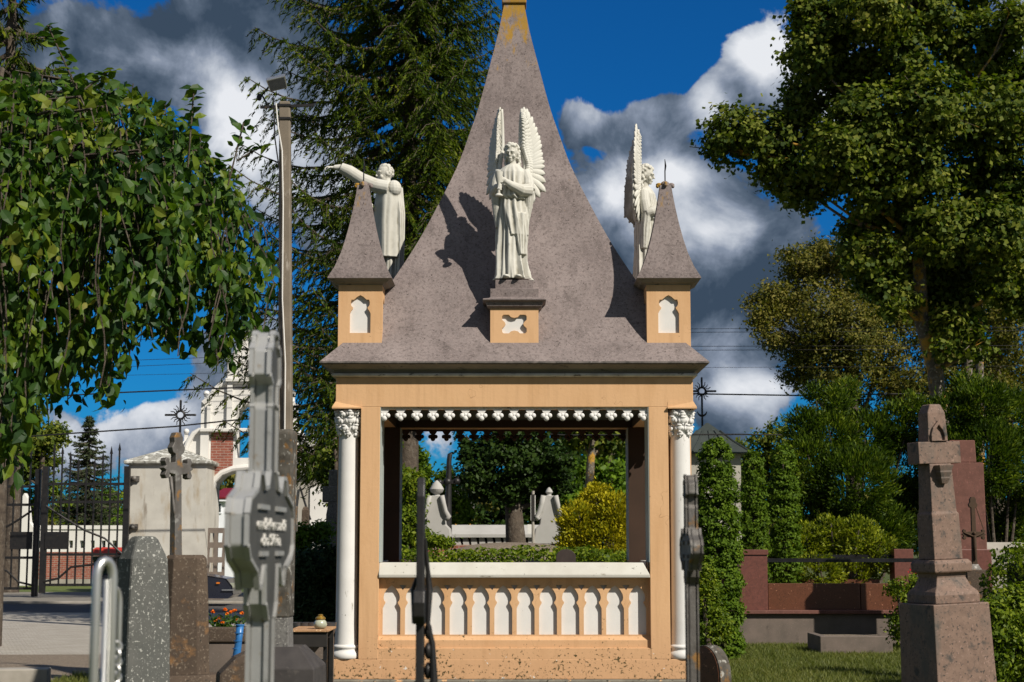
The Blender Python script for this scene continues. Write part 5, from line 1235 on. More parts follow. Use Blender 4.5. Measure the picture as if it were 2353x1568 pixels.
# ------------------------------------------------------------ pink granite cross
d = 10.0; m_ = d/F; zz = lambda y: zd(y, d)
base = P(2190, 1568, d); t = thing('pink_granite_cross', 'tall pink granite cross on a tapered pedestal at the lower right', 'gravestone', (base.x, d, 0), R(19))
t.rotation_euler = (0, R(-2.2), R(19))
s = .19
zP = zz(1384)
MB().stack2([(s*1.16, s*1.12, 0), (s*1.0, s*.97, zP)]).build('pedestal', PINK, t, bevel=.006)
MB().stack([(s*.80, zP+.001), (s*.80, zP+.05), (s*.76, zP+.07), (s*.62, zP+.10), (s*.52, zP+.15), (s*.54, zP+.175), (s*.66, zP+.18), (s*.68, zP+.19), (s*.68, zP+.235), (s*.60, zP+.255)]).build('moulded_base', PINK, t, bevel=.005)
z1 = zP+.256
MB().stack2([(.098, .085, z1), (.094, .080, zz(1180)), (.086, .072, zz(1176)), (.076, .062, zz(1066))]).build('lower_shaft', PINK, t, bevel=.005)
MB().box(-.145, .145, -.062, .062, zz(1066)+.0005, zz(1016)).build('cross_arm', PINK, t, bevel=.004)
MB().stack2([(.068, .055, zz(1016)+.0005), (.060, .052, zz(950)), (.038, .045, zz(932)), (.030, .038, zz(930))]).build('upper_shaft', PINK, t, bevel=.006)
b = MB()
b.stack2([(.020, .012, zz(1112)), (.032, .026, zz(1100)), (.030, .024, zz(1097)), (.042, .036, zz(1086)), (.040, .034, zz(1083)), (.050, .044, zz(1070))], 0, -.082)
b.build('carved_console', PINK, t, bevel=.003)
b = MB(); b.prism([[(-.055, zz(1015)), (.055, zz(1015)), (.055, zz(1000)), (.04, zz(984)), (0, zz(968)), (-.04, zz(984)), (-.055, zz(1000))], [(-.035, zz(1013)), (-.035, zz(1001)), (-.025, zz(990)), (0, zz(978)), (.025, zz(990)), (.035, zz(1001)), (.035, zz(1013))]], -.072, -.050); b.build('gothic_niche', PINK, t, bevel=.003)

# ------------------------------------------------------------ red granite grave plot
d = 27.5; m_ = d/F; X = lambda px: P(px, 1255, d).x; Z = lambda y: zd(y, d)
t = thing('granite_grave', 'long red and brown granite grave with piers and black rails on a grey plinth', 'grave', ((X(1690)+X(2090))/2, d, 0)); Mt = Matrix.Translation(-Vector(t.location))
zt_ = Z(1402)
nb(Mt).box(X(1680)+.06, X(2085), d-.0, d+2.5, 0, zt_-.06).build('plinth', GREYP, t, bevel=.01)
nb(Mt).box(X(1680), X(2085)+.04, d-.07, d+2.6, zt_-.059, zt_).build('plinth_coping', REDR, t, bevel=.008)
nb(Mt).box(X(1699), X(1763), d+.02, d+.48, zt_+.001, Z(1275)).build('pier', RED, t, bevel=.004)
nb(Mt).box(X(1697), X(1765), d, d+.5, Z(1275)+.001, Z(1263)).build('pier_cap', RED, t, bevel=.004)
nb(Mt).box(X(1697)-.1, X(1740)-.06, d+2.0, d+2.45, zt_+.001, Z(1268)).build('pier', RED, t, bevel=.004)
nb(Mt).box(X(1697)-.12, X(1740)-.04, d+1.98, d+2.47, Z(1268)+.001, Z(1256)).build('pier_cap', RED, t, bevel=.004)
nb(Mt).box(X(1766), X(1977), d+.12, d+.30, zt_+.001, Z(1341)).build('front_slab', BROWNP, t, bevel=.004)
nb(Mt).box(X(1979), X(2085), d+.12, d+.30, zt_+.001, Z(1341)).build('front_slab', BROWNP, t, bevel=.004)
nb(Mt).box(X(1766), X(2085), d+.31, d+2.3, zt_+.001, Z(1352)).build('top_slab', BROWNP, t)
nb(Mt).box(X(1766), X(2090), d+2.31, d+2.42, zt_+.001, Z(1338)).build('rear_slab', BROWNP, t)
nb(Mt).box(X(1765), X(2140), d+.2, d+.27, Z(1292), Z(1283)).build('rail', BLACKST, t)
nb(Mt).box(X(1745), X(2140), d+2.2, d+2.3, Z(1284), Z(1276)).build('rail', BLACKST, t)
nb(Mt).box(X(2118), X(2165), d+2.0, d+2.4, zt_+.001, Z(1262)).build('pier', RED, t, bevel=.004)
d2 = 25.2; X2 = lambda px: P(px, 1255, d2).x; Z2 = lambda y: zd(y, d2)
t = thing('low_grave_frame', 'low dark stone grave frame filled with pale pebbles in front of the grey plinth', 'grave', ((X2(1880)+X2(2035))/2, d2, 0)); Mt = Matrix.Translation(-Vector(t.location))
zh = Z2(1462)
nb(Mt).box(X2(1880), X2(2045), d2, d2+.12, 0, zh).build('front_kerb', GREYP, t, bevel=.01)
nb(Mt).box(X2(1880), X2(1880)+.12, d2+.121, d2+1.1, 0, zh).build('side_kerb', GREYP, t, bevel=.01)
nb(Mt).box(X2(1880)+.121, X2(2045), d2+.121, d2+1.1, 0, zh-.03).build('pebble_fill', GRAVM, t)
t = thing('flower_vase', 'dark vase with a red flower at the right end of the red granite grave', 'vase', (P(2100, 1330, 25.6).x, 25.6, zd(1345, 25.6)))
MB().lathe([(.05, -zd(1345, 25.6)+.01), (.06, -.3), (.07, 0), (.09, .10), (.07, .16)], seg=14).build('vase_body', BLK, t, smooth=True)
a = RNG.normal(size=(30, 3))*.04+np.array([.02, 0, .2]); leaf_cloud('flower', a, .06, plain('red_petal', (.55, .02, .03), .6), t)
# red granite monument
d = 26; X = lambda px: P(px, 1255, d).x; Z = lambda y: zd(y, d)
xc = X(2212); t = thing('granite_monument', 'tall rough-hewn red granite monument narrowing at the top, behind the pink cross', 'gravestone', (xc, d, 0))
MB().stack2([(.34, .2, 0), (.315, .19, Z(1066)), (.30, .19, Z(1064))]).build('lower_block', REDR, t, bevel=.012)
MB().stack2([(.212, .17, Z(1064)+.001), (.20, .165, Z(1013))]).build('upper_block', REDR, t, bevel=.012)
MB().stack2([(.36, .3, 0), (.36, .3, Z(1262))]).build('foot_block', RED, t, bevel=.01)
# rusted cross on stone block
d = 20; X = lambda px: P(px, 1255, d).x; Z = lambda y: zd(y, d)
t = thing('rusted_cross', 'small rusted iron cross on a square stone block near the right edge', 'gravestone', (X(2238), d, 0), R(0))
MB().stack2([(.13, .12, 0), (.125, .115, Z(1309))]).build('stone_block', BROWNST, t, bevel=.01)
MB().stack2([(.07, .06, Z(1309)+.001), (.05, .045, Z(1302)), (.035, .03, Z(1296))]).build('foot_moulding', RUST, t)
RB = stone('rust_brown_iron', (.05, .032, .02), (.07, .04, .022), 12, rough=.8, bump=.4)
small_cross(t, Z(1296), Z(1142), Z(1228), .145, .030, .025, RB, corpus=True)
b = MB(); b.tube([(.03, 0, Z(1160)), (.12, 0, Z(1215))], .006, 5); b.build('wire_stay', RB, t)
# pale slab wall at far right
d = 30; t = thing('pale_grave_slab', 'pale concrete slab showing over the hedge at the right edge', 'grave', (P(2330, 1260, d).x, d, 0))
MB().rings([[(-.75, -.3, 0), (.9, -.3, 0), (.9, .3, 0), (-.75, .3, 0)], [(-.75, -.3, zd(1262, d)), (.9, -.3, zd(1262, d)), (.9, .3, zd(1262, d)), (-.75, .3, zd(1262, d))], [(-.6, -.2, zd(1246, d)), (.55, -.2, zd(1246, d)), (.55, .2, zd(1246, d)), (-.6, .2, zd(1246, d))]]).build('slab', KERBM, t)
# ------------------------------------------------------------ whitewashed gateway, towers, iron gates
d = 54.0; X = lambda px, dd=None: P(px, 1255, dd or d).x; Z = lambda y, dd=None: zd(y, dd or d)
gc = 564
t = thing('church_gateway', 'whitewashed scrolled gateway with brick panels, ball finials and a top cross', 'gateway', (X(gc), d, 0)); Mt = Matrix.Translation(-Vector(t.location))
def mir(l): return [(x, y) for x, y in l]+[(2*gc-x, y) for x, y in reversed(l) if x != gc]
def wp(l): return [(X(x), Z(y)) for x, y in l]
# main storey: openings are the carriage arch and the pointed window
low = [(gc-152, 1400), (gc-152, 1075), (gc-148, 1040), (gc-136, 1010), (gc-122, 990), (gc-109, 985), (gc-109, 925), (gc-100, 922), (gc-86, 905), (gc-78, 890), (gc-62, 880), (gc-50, 878), (gc-50, 830), (gc-40, 826), (gc-28, 805), (gc-20, 785), (gc-12, 774), (gc, 770)]
arch_o = [(gc-78, 1400), (gc-78, 1130), (gc-70, 1108), (gc-54, 1092), (gc-30, 1083), (gc, 1080)]
win = [(gc-27, 1052), (gc-27, 960), (gc-22, 944), (gc-12, 932), (gc, 926)]
b = nb(Mt); b.prism([wp(mir(low)), list(reversed(wp(mir(arch_o)))), list(reversed(wp(mir(win))))], d, d+.9); b.build('gateway_wall', GATEW, t)
for e in (-1, 1):
    b = nb(Mt); q = [(gc+e*33, 994), (gc+e*84, 994), (gc+e*84, 1085), (gc+e*79, 1104), (gc+e*72, 1096), (gc+e*56, 1081), (gc+e*33, 1073)]
    b.prism([wp(q)], d-.015, d-.002); b.build('brick_panel', BRICK, t)
    for (x0, x1, y0, y1, th) in ((88, 107, 990, 1400, .16), (36, 48, 880, 990, .12), (86, 94, 930, 985, .1), (36, 48, 835, 872, .10)):
        b = nb(Mt); xa, xb = sorted((X(gc+e*x0), X(gc+e*x1))); b.box(xa, xb, d-th, d-.003, Z(y1), Z(y0)); b.build('pilaster', GATEW, t)
    for (x0, y0, rb, top) in ((50, 872, 8, 823), (101, 948, 8, 910), (146, 1035, 7, 995)):
        b = nb(Mt); cx_, cy_ = X(gc+e*x0), d+.3; s_ = (X(gc+5)-X(gc))/5
        b.stack([(6*s_, Z(y0+22)), (6*s_, Z(y0-10)), (10*s_, Z(y0-13)), (10*s_, Z(y0-16)), (4*s_, Z(y0-24)), (4*s_, Z(y0-38)+.0), (5.5*s_, Z(y0-39))], cx_, cy_); b.ball((cx_, cy_, Z(y0-45)), rb*s_*.95, 12, 8); b.build('ball_finial', GATEW, t, smooth=True)
    # scroll mouldings following the gable
    for crv in ([(50, 878), (64, 884), (78, 896), (90, 914), (104, 926)], [(4, 772), (14, 780), (24, 798), (34, 816), (48, 828)], [(109, 988), (124, 996), (138, 1018), (148, 1048), (151, 1078)]):
        b = nb(Mt); b.tube([(X(gc+e*x), d-.03, Z(y)) for x, y in crv], .09, 8); b.build('scroll_moulding', GATEW, t, smooth=True)
    b = nb(Mt); b.tube([(X(gc+e*x), d-.02, Z(y)) for x, y in ((0, 1074), (32, 1077), (58, 1087), (76, 1104), (84, 1130), (84, 1200))], .10, 8); b.build('archivolt', GATEW, t, smooth=True)
for (y0, y1, hw, th) in ((985, 993, 108, .26), (870, 878, 52, .22), (876, 882, 46, .14)):
    b = nb(Mt); b.box(X(gc-hw), X(gc+hw), d-th, d-.004, Z(y1), Z(y0)); b.build('string_course', GATEW, t, bevel=.02)
b = nb(Mt); s_ = (X(gc+5)-X(gc))/5
b.stack([(15*s_, Z(800)), (15*s_, Z(786)), (13*s_, Z(782)), (9*s_, Z(768)), (6*s_, Z(764)), (5.2*s_, Z(762)), (5*s_, Z(745)), (4*s_, Z(737))], X(gc), d+.35)
b.box(X(gc-17), X(gc+17), d+.22, d+.48, Z(761)+.0, Z(756)); b.ball((X(gc), d+.2, Z(757)), .12); b.build('top_cross', GATEW, t)
text_on('19', 1.05*(Z(800)-Z(816)), GATEW, t, (-.12, -.03, Z(846)), 0, .03)
text_on('IEUSSYTES', .34, GATEW, t, (-.02, -.03, Z(862)), 0, .03, .92)
def roofed_tower(name, label, x0, x1, ye, yp, dd, mat, ribs=True):
    xa, xb = X(x0, dd), X(x1, dd); w = (xb-xa)/2; cx_ = (xa+xb)/2
    t = thing(name, label, 'gate tower', (cx_, dd+w, 0)); ze, zp = Z(ye, dd), Z(yp, dd)
    MB().stack([(w, 0), (w, ze)]).build('tower_wall', mat, t)
    MB().stack([(w+.10, ze-.02), (w+.14, ze+.02), (w+.14, ze+.10), (.10, zp), (.04, zp+.05)]).build('tower_roof', LICHROOF, t, bevel=.02)
    return t, w, ze, zp
t1, w, ze, zp = roofed_tower('gate_tower', 'stained plaster gate tower with lichened hip roof carrying the left sunburst cross', 291, 470, 1066, 1022, 52.5, PLAST)
b = MB(); b.box(-w-.02, -w+.07, -w-.04, -w-.001, .2, ze-.15); b.build('hinge_post', IRON, t1)
for y in (1100, 1210):
    b = MB(); b.box(-w+.0, -w+.35, -w-.09, -w-.005, Z(y+6, 52.5), Z(y-6, 52.5)); b.ball((-w+.2, -w-.1, Z(y, 52.5)), .09); b.build('gate_hinge', RUST, t1)
t2, w2, ze2, zp2 = roofed_tower('gate_tower', 'grey plaster gate tower with a white door panel, half hidden by the concrete pole', 590, 742, 1094, 1065, 52.5, PLASTG)
MB().box(.62, 1.15, -w2-.06, -w2-.002, .8, Z(1118, 52.5)).build('white_panel', GATEW, t2)
b = MB(); b.tube([(.3, -w2-.05, Z(1120, 52.5)), (.62, -w2-.5, Z(1180, 52.5)), (.70, -w2-.5, Z(1195, 52.5))], .035, 6); b.build('stay_bar', IRON, t2)
d = 54
# sunburst crosses
def sunburst(label, px, py, dd, ybot, s, wave=True, moon=False):
    cz = Z(py, dd); zb_ = Z(ybot, dd); cx_ = X(px, dd); t = thing('sunburst_cross', label, 'cross', (cx_, dd+(1.35 if dd < 54 else 0), zb_-.12)); z0 = cz-zb_+.12
    b = MB(); b.bar((0, 0, 0), (0, 0, z0-.16*s), .075*s, .075*s); b.bar((0, 0, z0+.16*s), (0, 0, z0+.52*s), .075*s, .075*s); b.bar((-.54*s, 0, z0), (-.16*s, 0, z0), .075*s, .075*s); b.bar((.16*s, 0, z0), (.54*s, 0, z0), .075*s, .075*s)
    for p in ((0, .53), (-.55, 0), (.55, 0)): b.ball((p[0]*s, 0, z0+p[1]*s), .045*s, 8, 6)
    b.build('cross_bars', IRON, t)
    b = MB(); pts = [(.15*s*math.cos(k*math.pi/10), 0, z0+.15*s*math.sin(k*math.pi/10)) for k in range(21)]; b.tube(pts, .042*s, 8, cap=False); b.build('ring', IRON, t)
    for k in range(16):
        if k % 4 == 0: continue
        a = k*math.pi/8; L = .38 if k % 2 else .32; pts = []
        for i in range(9):
            f = i/8; r = .16+L*f*.62; o_ = .018*math.sin(f*9)*(1 if wave else 0)
            pts.append((s*(r*math.cos(a)-o_*math.sin(a)), 0, z0+s*(r*math.sin(a)+o_*math.cos(a))))
        b = MB(); b.tube(pts, [.026*s*(1-.5*i/8) for i in range(9)], 6); b.build('ray', IRON, t)
    if moon:
        b = MB(); zm = Z(945, dd)-zb_+.12; b.tube([(s*.20*math.cos(a), 0, zm+.2*s+s*.24*math.sin(a)) for a in [math.pi*(1.08+.84*i/10) for i in range(11)]], [.01+.024*math.sin(math.pi*i/10) for i in range(11)], 6); b.build('crescent', IRON, t)
    return t
sunburst('black sunburst cross on the roof of the stained gate tower', 388, 946, 53.7, 1022, (X(424, 53)-X(388, 53))/.56)
# green chapel roof with the other sunburst
dd = 48; xa, xb = X(1542, dd), X(1716, dd); w = (xb-xa)/2; cx_ = (xa+xb)/2
t = thing('small_chapel', 'small chapel with a dark green metal roof behind the thujas', 'chapel', (cx_, dd, 0)); ze, zp = Z(1044, dd), Z(972, dd)
GREENR = stone('green_metal_roof', (.045, .055, .05), (.06, .07, .065), 2, specks=[((.10, .12, .11), 5, .6, .75, (1, 1, .3))], rough=.5, metal=.3, bump=.1)
MB().stack([(w-.25, 0), (w-.25, ze)]).build('chapel_wall', PLASTG, t)
MB().stack([(w, ze-.03), (w, ze+.01), (w*.62, ze+(zp-ze)*.36), (w*.30, ze+(zp-ze)*.72), (.03, zp)]).build('chapel_roof', GREENR, t)
b = MB()
for a, c_ in ((-1, -1), (1, -1), (0, -1), (.5, -1), (-.5, -1)):
    b.tube([(a*w, c_*w, ze+.02), (a*w*.62, c_*w*.62, ze+(zp-ze)*.37), (a*w*.30, c_*w*.30, ze+(zp-ze)*.73)], .03, 5)
b.build('roof_seams', GREENR, t)
sunburst('thin dark sunburst cross with a crescent on the green-roofed chapel', 1630, 889, 48, 972, (X(1657, 48)-X(1624, 48))/.56, moon=True)
# iron gates
def gate_leaf(name, label, xa, xb, dd, lowx, ybot, ytop, plate):
    x0, x1 = X(xa, dd), X(xb, dd); W = x1-x0; t = thing(name, label, 'gate', (x0, dd, 0), 0, 'pair of black iron gates')
    zt_, zb_ = Z(ytop, dd), Z(ybot, dd)
    for x, n_ in ((0, 'stile'), (W, 'stile')):
        b = MB(); b.box(x-.09, x+.09, -.07, .07, max(.03, zb_-.25), zt_+.55); b.build(n_, IRON, t)
    for z in (zb_, zb_+(zt_-zb_)*.30, zb_+(zt_-zb_)*.82, zt_):
        b = MB(); b.bar((.06, 0, z), (W-.06, 0, z), .07, .08); b.build('rail', IRON, t)
    n = int(W/.235)
    for i in range(1, n):
        x = W*i/n; hh = zt_+.45+.75*abs(math.cos(math.pi*i/n)) if True else 0
        b = MB(); b.bar((x, -.03, zb_), (x, -.03, hh), .05, .04)
        b.rings([[(x-.05, -.04, hh-.12), (x+.05, -.04, hh-.12), (x+.05, -.02, hh-.12), (x-.05, -.02, hh-.12)], [(x-.004, -.032, hh+.12), (x+.004, -.032, hh+.12), (x+.004, -.028, hh+.12), (x-.004, -.028, hh+.12)]])
        b.build('spiked_bar', IRON, t)
    c = [(.06, zb_+(zt_-zb_)*.78), (W*.25, zb_+(zt_-zb_)*.66), (W*.5, zb_+(zt_-zb_)*.54), (W*.75, zb_+(zt_-zb_)*.46), (W-.06, zb_+(zt_-zb_)*.30)]
    c2 = [(.06, zb_+.1), (W*.2, zb_+.2), (W*.35, zb_+.55), (W*.6, zb_+.62), (W*.75, zb_+(zt_-zb_)*.25), (W-.06, zb_+(zt_-zb_)*.29)]
    if plate < 0: c = [(W-x, z) for x, z in c]; c2 = [(W-x, z) for x, z in c2]
    for cc in (c, c2):
        b = MB(); b.tube([(x, -.06, z) for x, z in cc], .035, 6); b.build('curved_brace', IRON, t, smooth=True)
    px = .42 if plate > 0 else W-.45
    MB().box(px-.35, px+.35, -.10, -.07, Z(1262, dd), Z(1222, dd)).build('lock_plate', IRON, t)
gate_leaf('iron_gate', 'right leaf of the black iron gates, hinged to the stained tower', 100, 288, 52, 0, 1344, 1112, 1)
gate_leaf('iron_gate', 'left leaf of the black iron gates, before the brown tree trunk', -100, 83, 52.6, 0, 1352, 1118, -1)
# brown trunk behind the gate
d = 58; t = thing('roadside_tree', 'rough brown trunk behind the left gate leaf', 'tree', (X(25), d, 0))
p0 = X(25); MB().tube([(0, 0, 0), (X(18, d)-p0+.1, 0, Z(1250)), (X(28)-p0, 0, Z(1110)), (X(34)-p0, 0, Z(1030))], [.34, .27, .25, .2], 12).build('trunk', BARK, t, smooth=True)
p_, d_ = clumps(PB([(20, 990, 60), (60, 960, 40), (-30, 1000, 60), (10, 930, 50)], d, 1, 3), 120, 24, .2, shell=.3); leaf_cloud('crown', p_-np.array([p0, d, 0]), .2, L_MAPLE, t, out=d_, width=.8)
# white and brick wall beyond
d = 68; t = thing('boundary_wall', 'white coped wall on red brick with slot openings beyond the gates', 'wall', (X(120), d, 0)); Mt = Matrix.Translation(-Vector(t.location))
nb(Mt).box(X(-120), X(286), d, d+.4, Z(1330), Z(1268)).build('brick_base', BRICK, t)
nb(Mt).box(X(-120), X(286), d-.03, d+.43, Z(1216)-.0, Z(1214)+.12).build('coping', GATEW, t)
nb(Mt).box(X(-120), X(286), d-.03, d+.43, 0, Z(1330)-.002).build('foot_course', KERBM, t)
holes = []
for px in range(-92, 280, 25): holes.append([(X(px), Z(1259)), (X(px), Z(1242)), (X(px+9), Z(1242)), (X(px+9), Z(1259))])
hl = [list(reversed(h)) if sum(h[i][0]*h[(i+1) % 4][1]-h[(i+1) % 4][0]*h[i][1] for i in range(4)) > 0 else h for h in holes]
nb(Mt).prism([[(X(-120), Z(1268)+.002), (X(286), Z(1268)+.002), (X(286), Z(1216)-.002), (X(-120), Z(1216)-.002)]]+hl, d+.02, d+.38).build('pierced_wall', GATEW, t)
t = thing('scroll_gable', 'white scrolled gable pier of the wall behind the left gate leaf', 'wall', (X(62), d-.5, 0)); Mt = Matrix.Translation(-Vector(t.location))
g_ = [(30, 1345), (30, 1230), (38, 1222), (46, 1200), (50, 1165), (54, 1145), (60, 1134), (66, 1145), (70, 1170), (74, 1200), (84, 1214), (86, 1230), (86, 1345)]
nb(Mt).prism([[(X(x), Z(y)) for x, y in g_]], d-.5, d-.1).build('gable_wall', GATEW, t)
t = thing('grass_verge', 'mown green verge along the foot of the far white wall', 'grass', (0, 0, 0)); COL.objects.unlink(t); bpy.data.objects.remove(t)
sheet('far_verge', [(-160, 58.5), (-2.0, 58.5), (-2.0, 140), (-160, 140)], .012, stone('verge_turf', (.07, .11, .02), (.11, .13, .03), 2, specks=[((.20, .17, .05), 3, .58, .75)], bump=.5))
# waste container
d = 61; t = thing('waste_container', 'dark green waste container with a red lid edge behind the gate', 'container', (X(252), d, 0)); GR = plain('dark_green_plastic', (.02, .05, .025), .5); RD = plain('red_plastic_lid', (.55, .05, .02), .5)
xa, xb = X(222)-X(252), X(288)-X(252); zt_ = Z(1262)
MB().rings([[(xa+.15, -.5, .15), (xb-.15, -.5, .15), (xb-.15, .5, .15), (xa+.15, .5, .15)], [(xa, -.6, zt_-.25), (xb, -.6, zt_-.25), (xb, .6, zt_-.25), (xa, .6, zt_-.25)]]).build('bin_body', GR, t, bevel=.04)
MB().rings([[(xa-.02, y, z), (xb+.02, y, z), (xb+.02, y, z+.05), (xa-.02, y, z+.05)] for y, z in ((-.64, zt_-.22), (-.4, zt_-.05), (0, zt_+.02), (.4, zt_-.05), (.62, zt_-.22))]).build('lid', RD, t)
for e in (xa+.3, xb-.3): b = MB(); b.M = Matrix.Translation((e, -.4, .1)) @ Matrix.Rotation(R(90), 4, 'Y'); b.lathe([(.03, -.04), (.1, -.04), (.1, .04), (.03, .04)]); b.build('wheel', BLK, t)
# white house seen through the arch
d = 84; t = thing('white_house', 'small white clapboard house with a dark red metal roof seen through the gateway arch', 'house', (X(560), d, 0)); Mt = Matrix.Translation(-Vector(t.location))
HW = stone('white_clapboard', (.74, .76, .80), (.70, .72, .76), 3, bump=.1); HR = plain('dark_red_metal', (.20, .015, .02), .45)
nb(Mt).box(X(482), X(650), d, d+7, 0, Z(1152)).build('house_wall', HW, t)
nb(Mt).rings([[(X(480), d-.3, Z(1142)), (X(500), d+1.5, Z(1119)), (X(500), d+5, Z(1119)), (X(480), d+7.3, Z(1142)), (X(480), d+7.3, Z(1146)), (X(480), d-.3, Z(1146))], [(X(652), d-.3, Z(1142)), (X(652), d+1.5, Z(1119)), (X(652), d+5, Z(1119)), (X(652), d+7.3, Z(1142)), (X(652), d+7.3, Z(1146)), (X(652), d-.3, Z(1146))]]).build('roof', HR, t)
nb(Mt).box(X(479), X(652), d-.25, d-.005, Z(1152), Z(1147)).build('fascia', HW, t)
GL = plain('dark_window_glass', (.02, .03, .03), .1, spec=.8)
wf = nb(Mt); wf.box(X(494), X(508), d-.06, d-.004, Z(1180), Z(1155)); wf = wf.build('window', HW, t); b = nb(Mt); b.box(X(496), X(506), d-.075, d-.061, Z(1176), Z(1158)); b.build('pane', GL, wf)
wf = nb(Mt); wf.box(X(484), X(500), d-.06, d-.004, Z(1215), Z(1198)); wf = wf.build('window', HW, t); b = nb(Mt); b.box(X(486), X(499), d-.075, d-.061, Z(1214), Z(1200)); b.build('pane', GL, wf)
# ladder-like fence between tower and cross
d = 50; t = thing('concrete_fence_panel', 'pierced brown concrete fence panel beside the stained gate tower', 'fence', (X(487), d, 0)); Mt = Matrix.Translation(-Vector(t.location))
holes = []
for k_ in range(3):
    for cx_ in (486, 505):
        y1 = 1222+34*k_; holes.append(list(reversed([(X(cx_-6), Z(y1+24)), (X(cx_+5), Z(y1+24)), (X(cx_+6), Z(y1+3)), (X(cx_-5), Z(y1+3))])))
nb(Mt).prism([[(X(477), .02), (X(516), .02), (X(516), Z(1213)), (X(477), Z(1213))]]+holes, d, d+.12).build('fence_panel', stone('fence_concrete', (.20, .16, .13), (.15, .12, .10), 6), t)
# dark car
d = 45.5; t = thing('parked_car', 'dark blue-black car whose front shows between the brown pillar and the silver cross', 'car', (X(470), d, 0)); CARM = stone('dark_car_paint', (.014, .016, .026), (.016, .018, .03), 3, rough=.15, bump=0, spec=.7)
sc_ = .86; L0 = X(548)-X(470)
prof_c = [(-3.3, .28), (-3.35, .75), (-3.1, .98), (-2.6, 1.05), (-2.2, 1.42), (-1.1, 1.46), (-.35, 1.02), (.75, .86), (.95, .62), (.98, .36), (.8, .24)]
b = MB(); rs = []
for y, k_, dz in ((-.80, .985, 0), (-.84, 1, 0), (-.72, 1, .02), (.72, 1, .02), (.84, 1, 0), (.80, .985, 0)):
    rs.append([(L0-.98*sc_+x*sc_*k_, y*sc_, (z*(1 if z < 1.1 or abs(y) < .75 else .93)+0)*sc_) for x, z in prof_c])
b.rings(rs); body = b.build('body', CARM, t, bevel=.04)
cg = MB(); cg.prism([[(L0+sc_*(-.98+x), z*sc_) for x, z in ((-2.5, 1.07), (-2.15, 1.37), (-1.15, 1.40), (-.55, 1.06))]], -.855*sc_, -.845*sc_); cg.build('side_window', GL, t)
for wx in (-.25, -2.6):
    b = MB(); b.M = Matrix.Translation((L0-.98*sc_+wx*sc_+.1, -.80*sc_, .29)) @ Matrix.Rotation(R(90), 4, 'X')
    b.lathe([(.16, -.09), (.27, -.09), (.29, -.05), (.29, .05), (.27, .09), (.16, .09)], seg=28); wh = b.build('wheel', plain('tyre_rubber', (.015, .015, .016), .8), t, smooth=True)
    b = MB(); b.M = Matrix.Translation((L0-.98*sc_+wx*sc_+.1, -.80*sc_-.005, .29)) @ Matrix.Rotation(R(90), 4, 'X'); b.lathe([(.02, .07), (.17, .08), (.19, .095), (.02, .085)], seg=20); b.build('rim', CHROME, wh, smooth=True)
MB().box(L0-.45, L0-.36, -.865*sc_, -.835*sc_, .60, .64).build('indicator', plain('amber_lens', (.8, .22, .02), .3), t)
MB().box(L0-.22, L0+.0, -.79*sc_, -.45*sc_, .50, .62).build('headlight', GLASS, t)
MB().box(L0-.30, L0+.02, -.858*sc_, -.842*sc_, .42, .45).build('side_strip', CHROME, t)

# concrete utility pole
d = 30; X = lambda px, dd=None: P(px, 1255, dd or d).x; Z = lambda y, dd=None: zd(y, dd or d)
CONC = stone('old_pole_concrete', (.20, .165, .125), (.15, .125, .095), 3, specks=[((.12, .10, .08), 20, .6, .75), ((.36, .32, .27), 8, .58, .7, (1, 1, .3))], bump=.3)
xb_, xt_ = P(658, 1400, d).x, P(655, 235, d).x; t = thing('utility_pole', 'square concrete pole with a floodlight on top and a white conduit running down', 'pole', (xb_, d, 0))
H = Z(235); dx = xt_-xb_
def qd(cx_, w, z): return [(cx_-w, -w, z), (cx_+w, -w, z), (cx_+w, w, z), (cx_-w, w, z)]
MB().rings([qd(0, .135, 0), qd(dx*.5, .118, H*.5), qd(dx, .098, H)]).build('concrete_shaft', CONC, t, bevel=.02)
b = MB(); b.tube([(dx-.15, -.12, H-.05), (dx-.10, -.13, H-.5), (dx*.99-.02, -.14, H-.95), (dx*.9+.0, -.145, H*.8), (dx*.7-.02, -.15, H*.62), (dx*.5+.02, -.16, H*.5), (dx*.4+.01, -.16, H*.38), (-.05, -.17, H*.27), (-.06, -.18, H*.2)], .013, 7); b.build('white_conduit', GATEW, t, smooth=True)
b = MB(); b.tube([(dx-.20, -.1, H+.05), (dx-.16, -.12, H-.7), (dx-.04, -.135, H*.85), (dx*.8-.05, -.15, H*.7), (dx*.5-.03, -.16, H*.5), (-.06, -.17, H*.3), (-.08, -.17, H*.2)], .014, 6); b.build('black_cable', IRON, t, smooth=True)
b = MB(); b.bar((dx-.45, -.02, H-.10), (dx+.55, -.02, H-.06), .04, .05); b.build('cross_bracket', IRON, t)
lb = MB(); lb.M = Matrix.Translation((dx-.12, -.22, H+.30)) @ Matrix.Rotation(R(-14), 4, 'Y') @ Matrix.Rotation(R(35), 4, 'X'); lb.rings([[(-.16, -.05, -.12), (.16, -.05, -.12), (.16, .06, -.12), (-.16, .06, -.12)], [(-.18, -.06, .12), (.18, -.06, .12), (.18, .08, .12), (-.18, .08, .12)]]); fl = lb.build('floodlight', CHROME, t, bevel=.01)
lb2 = MB(); lb2.M = lb.M.copy(); lb2.box(-.15, .15, -.066, -.061, -.10, .10); lb2.build('lamp_glass', plain('dark_lamp_glass', (.07, .075, .08), .2), fl)
b = MB(); b.tube([(dx-.3, 0, H-.1), (dx-.42, -.05, H+.12), (dx-.30, -.05, H+.28), (dx-.2, -.1, H+.3)], .018, 6); b.build('lamp_bracket', IRON, t, smooth=True)
b = MB(); b.ball((dx-.47, -.06, H+.08), (.05, .05, .07)); b.build('small_sensor', BLK, t)
b = MB()
for z_ in (H-.35, H-.1): b.stack([(.12, z_), (.12, z_+.04)], dx, 0)
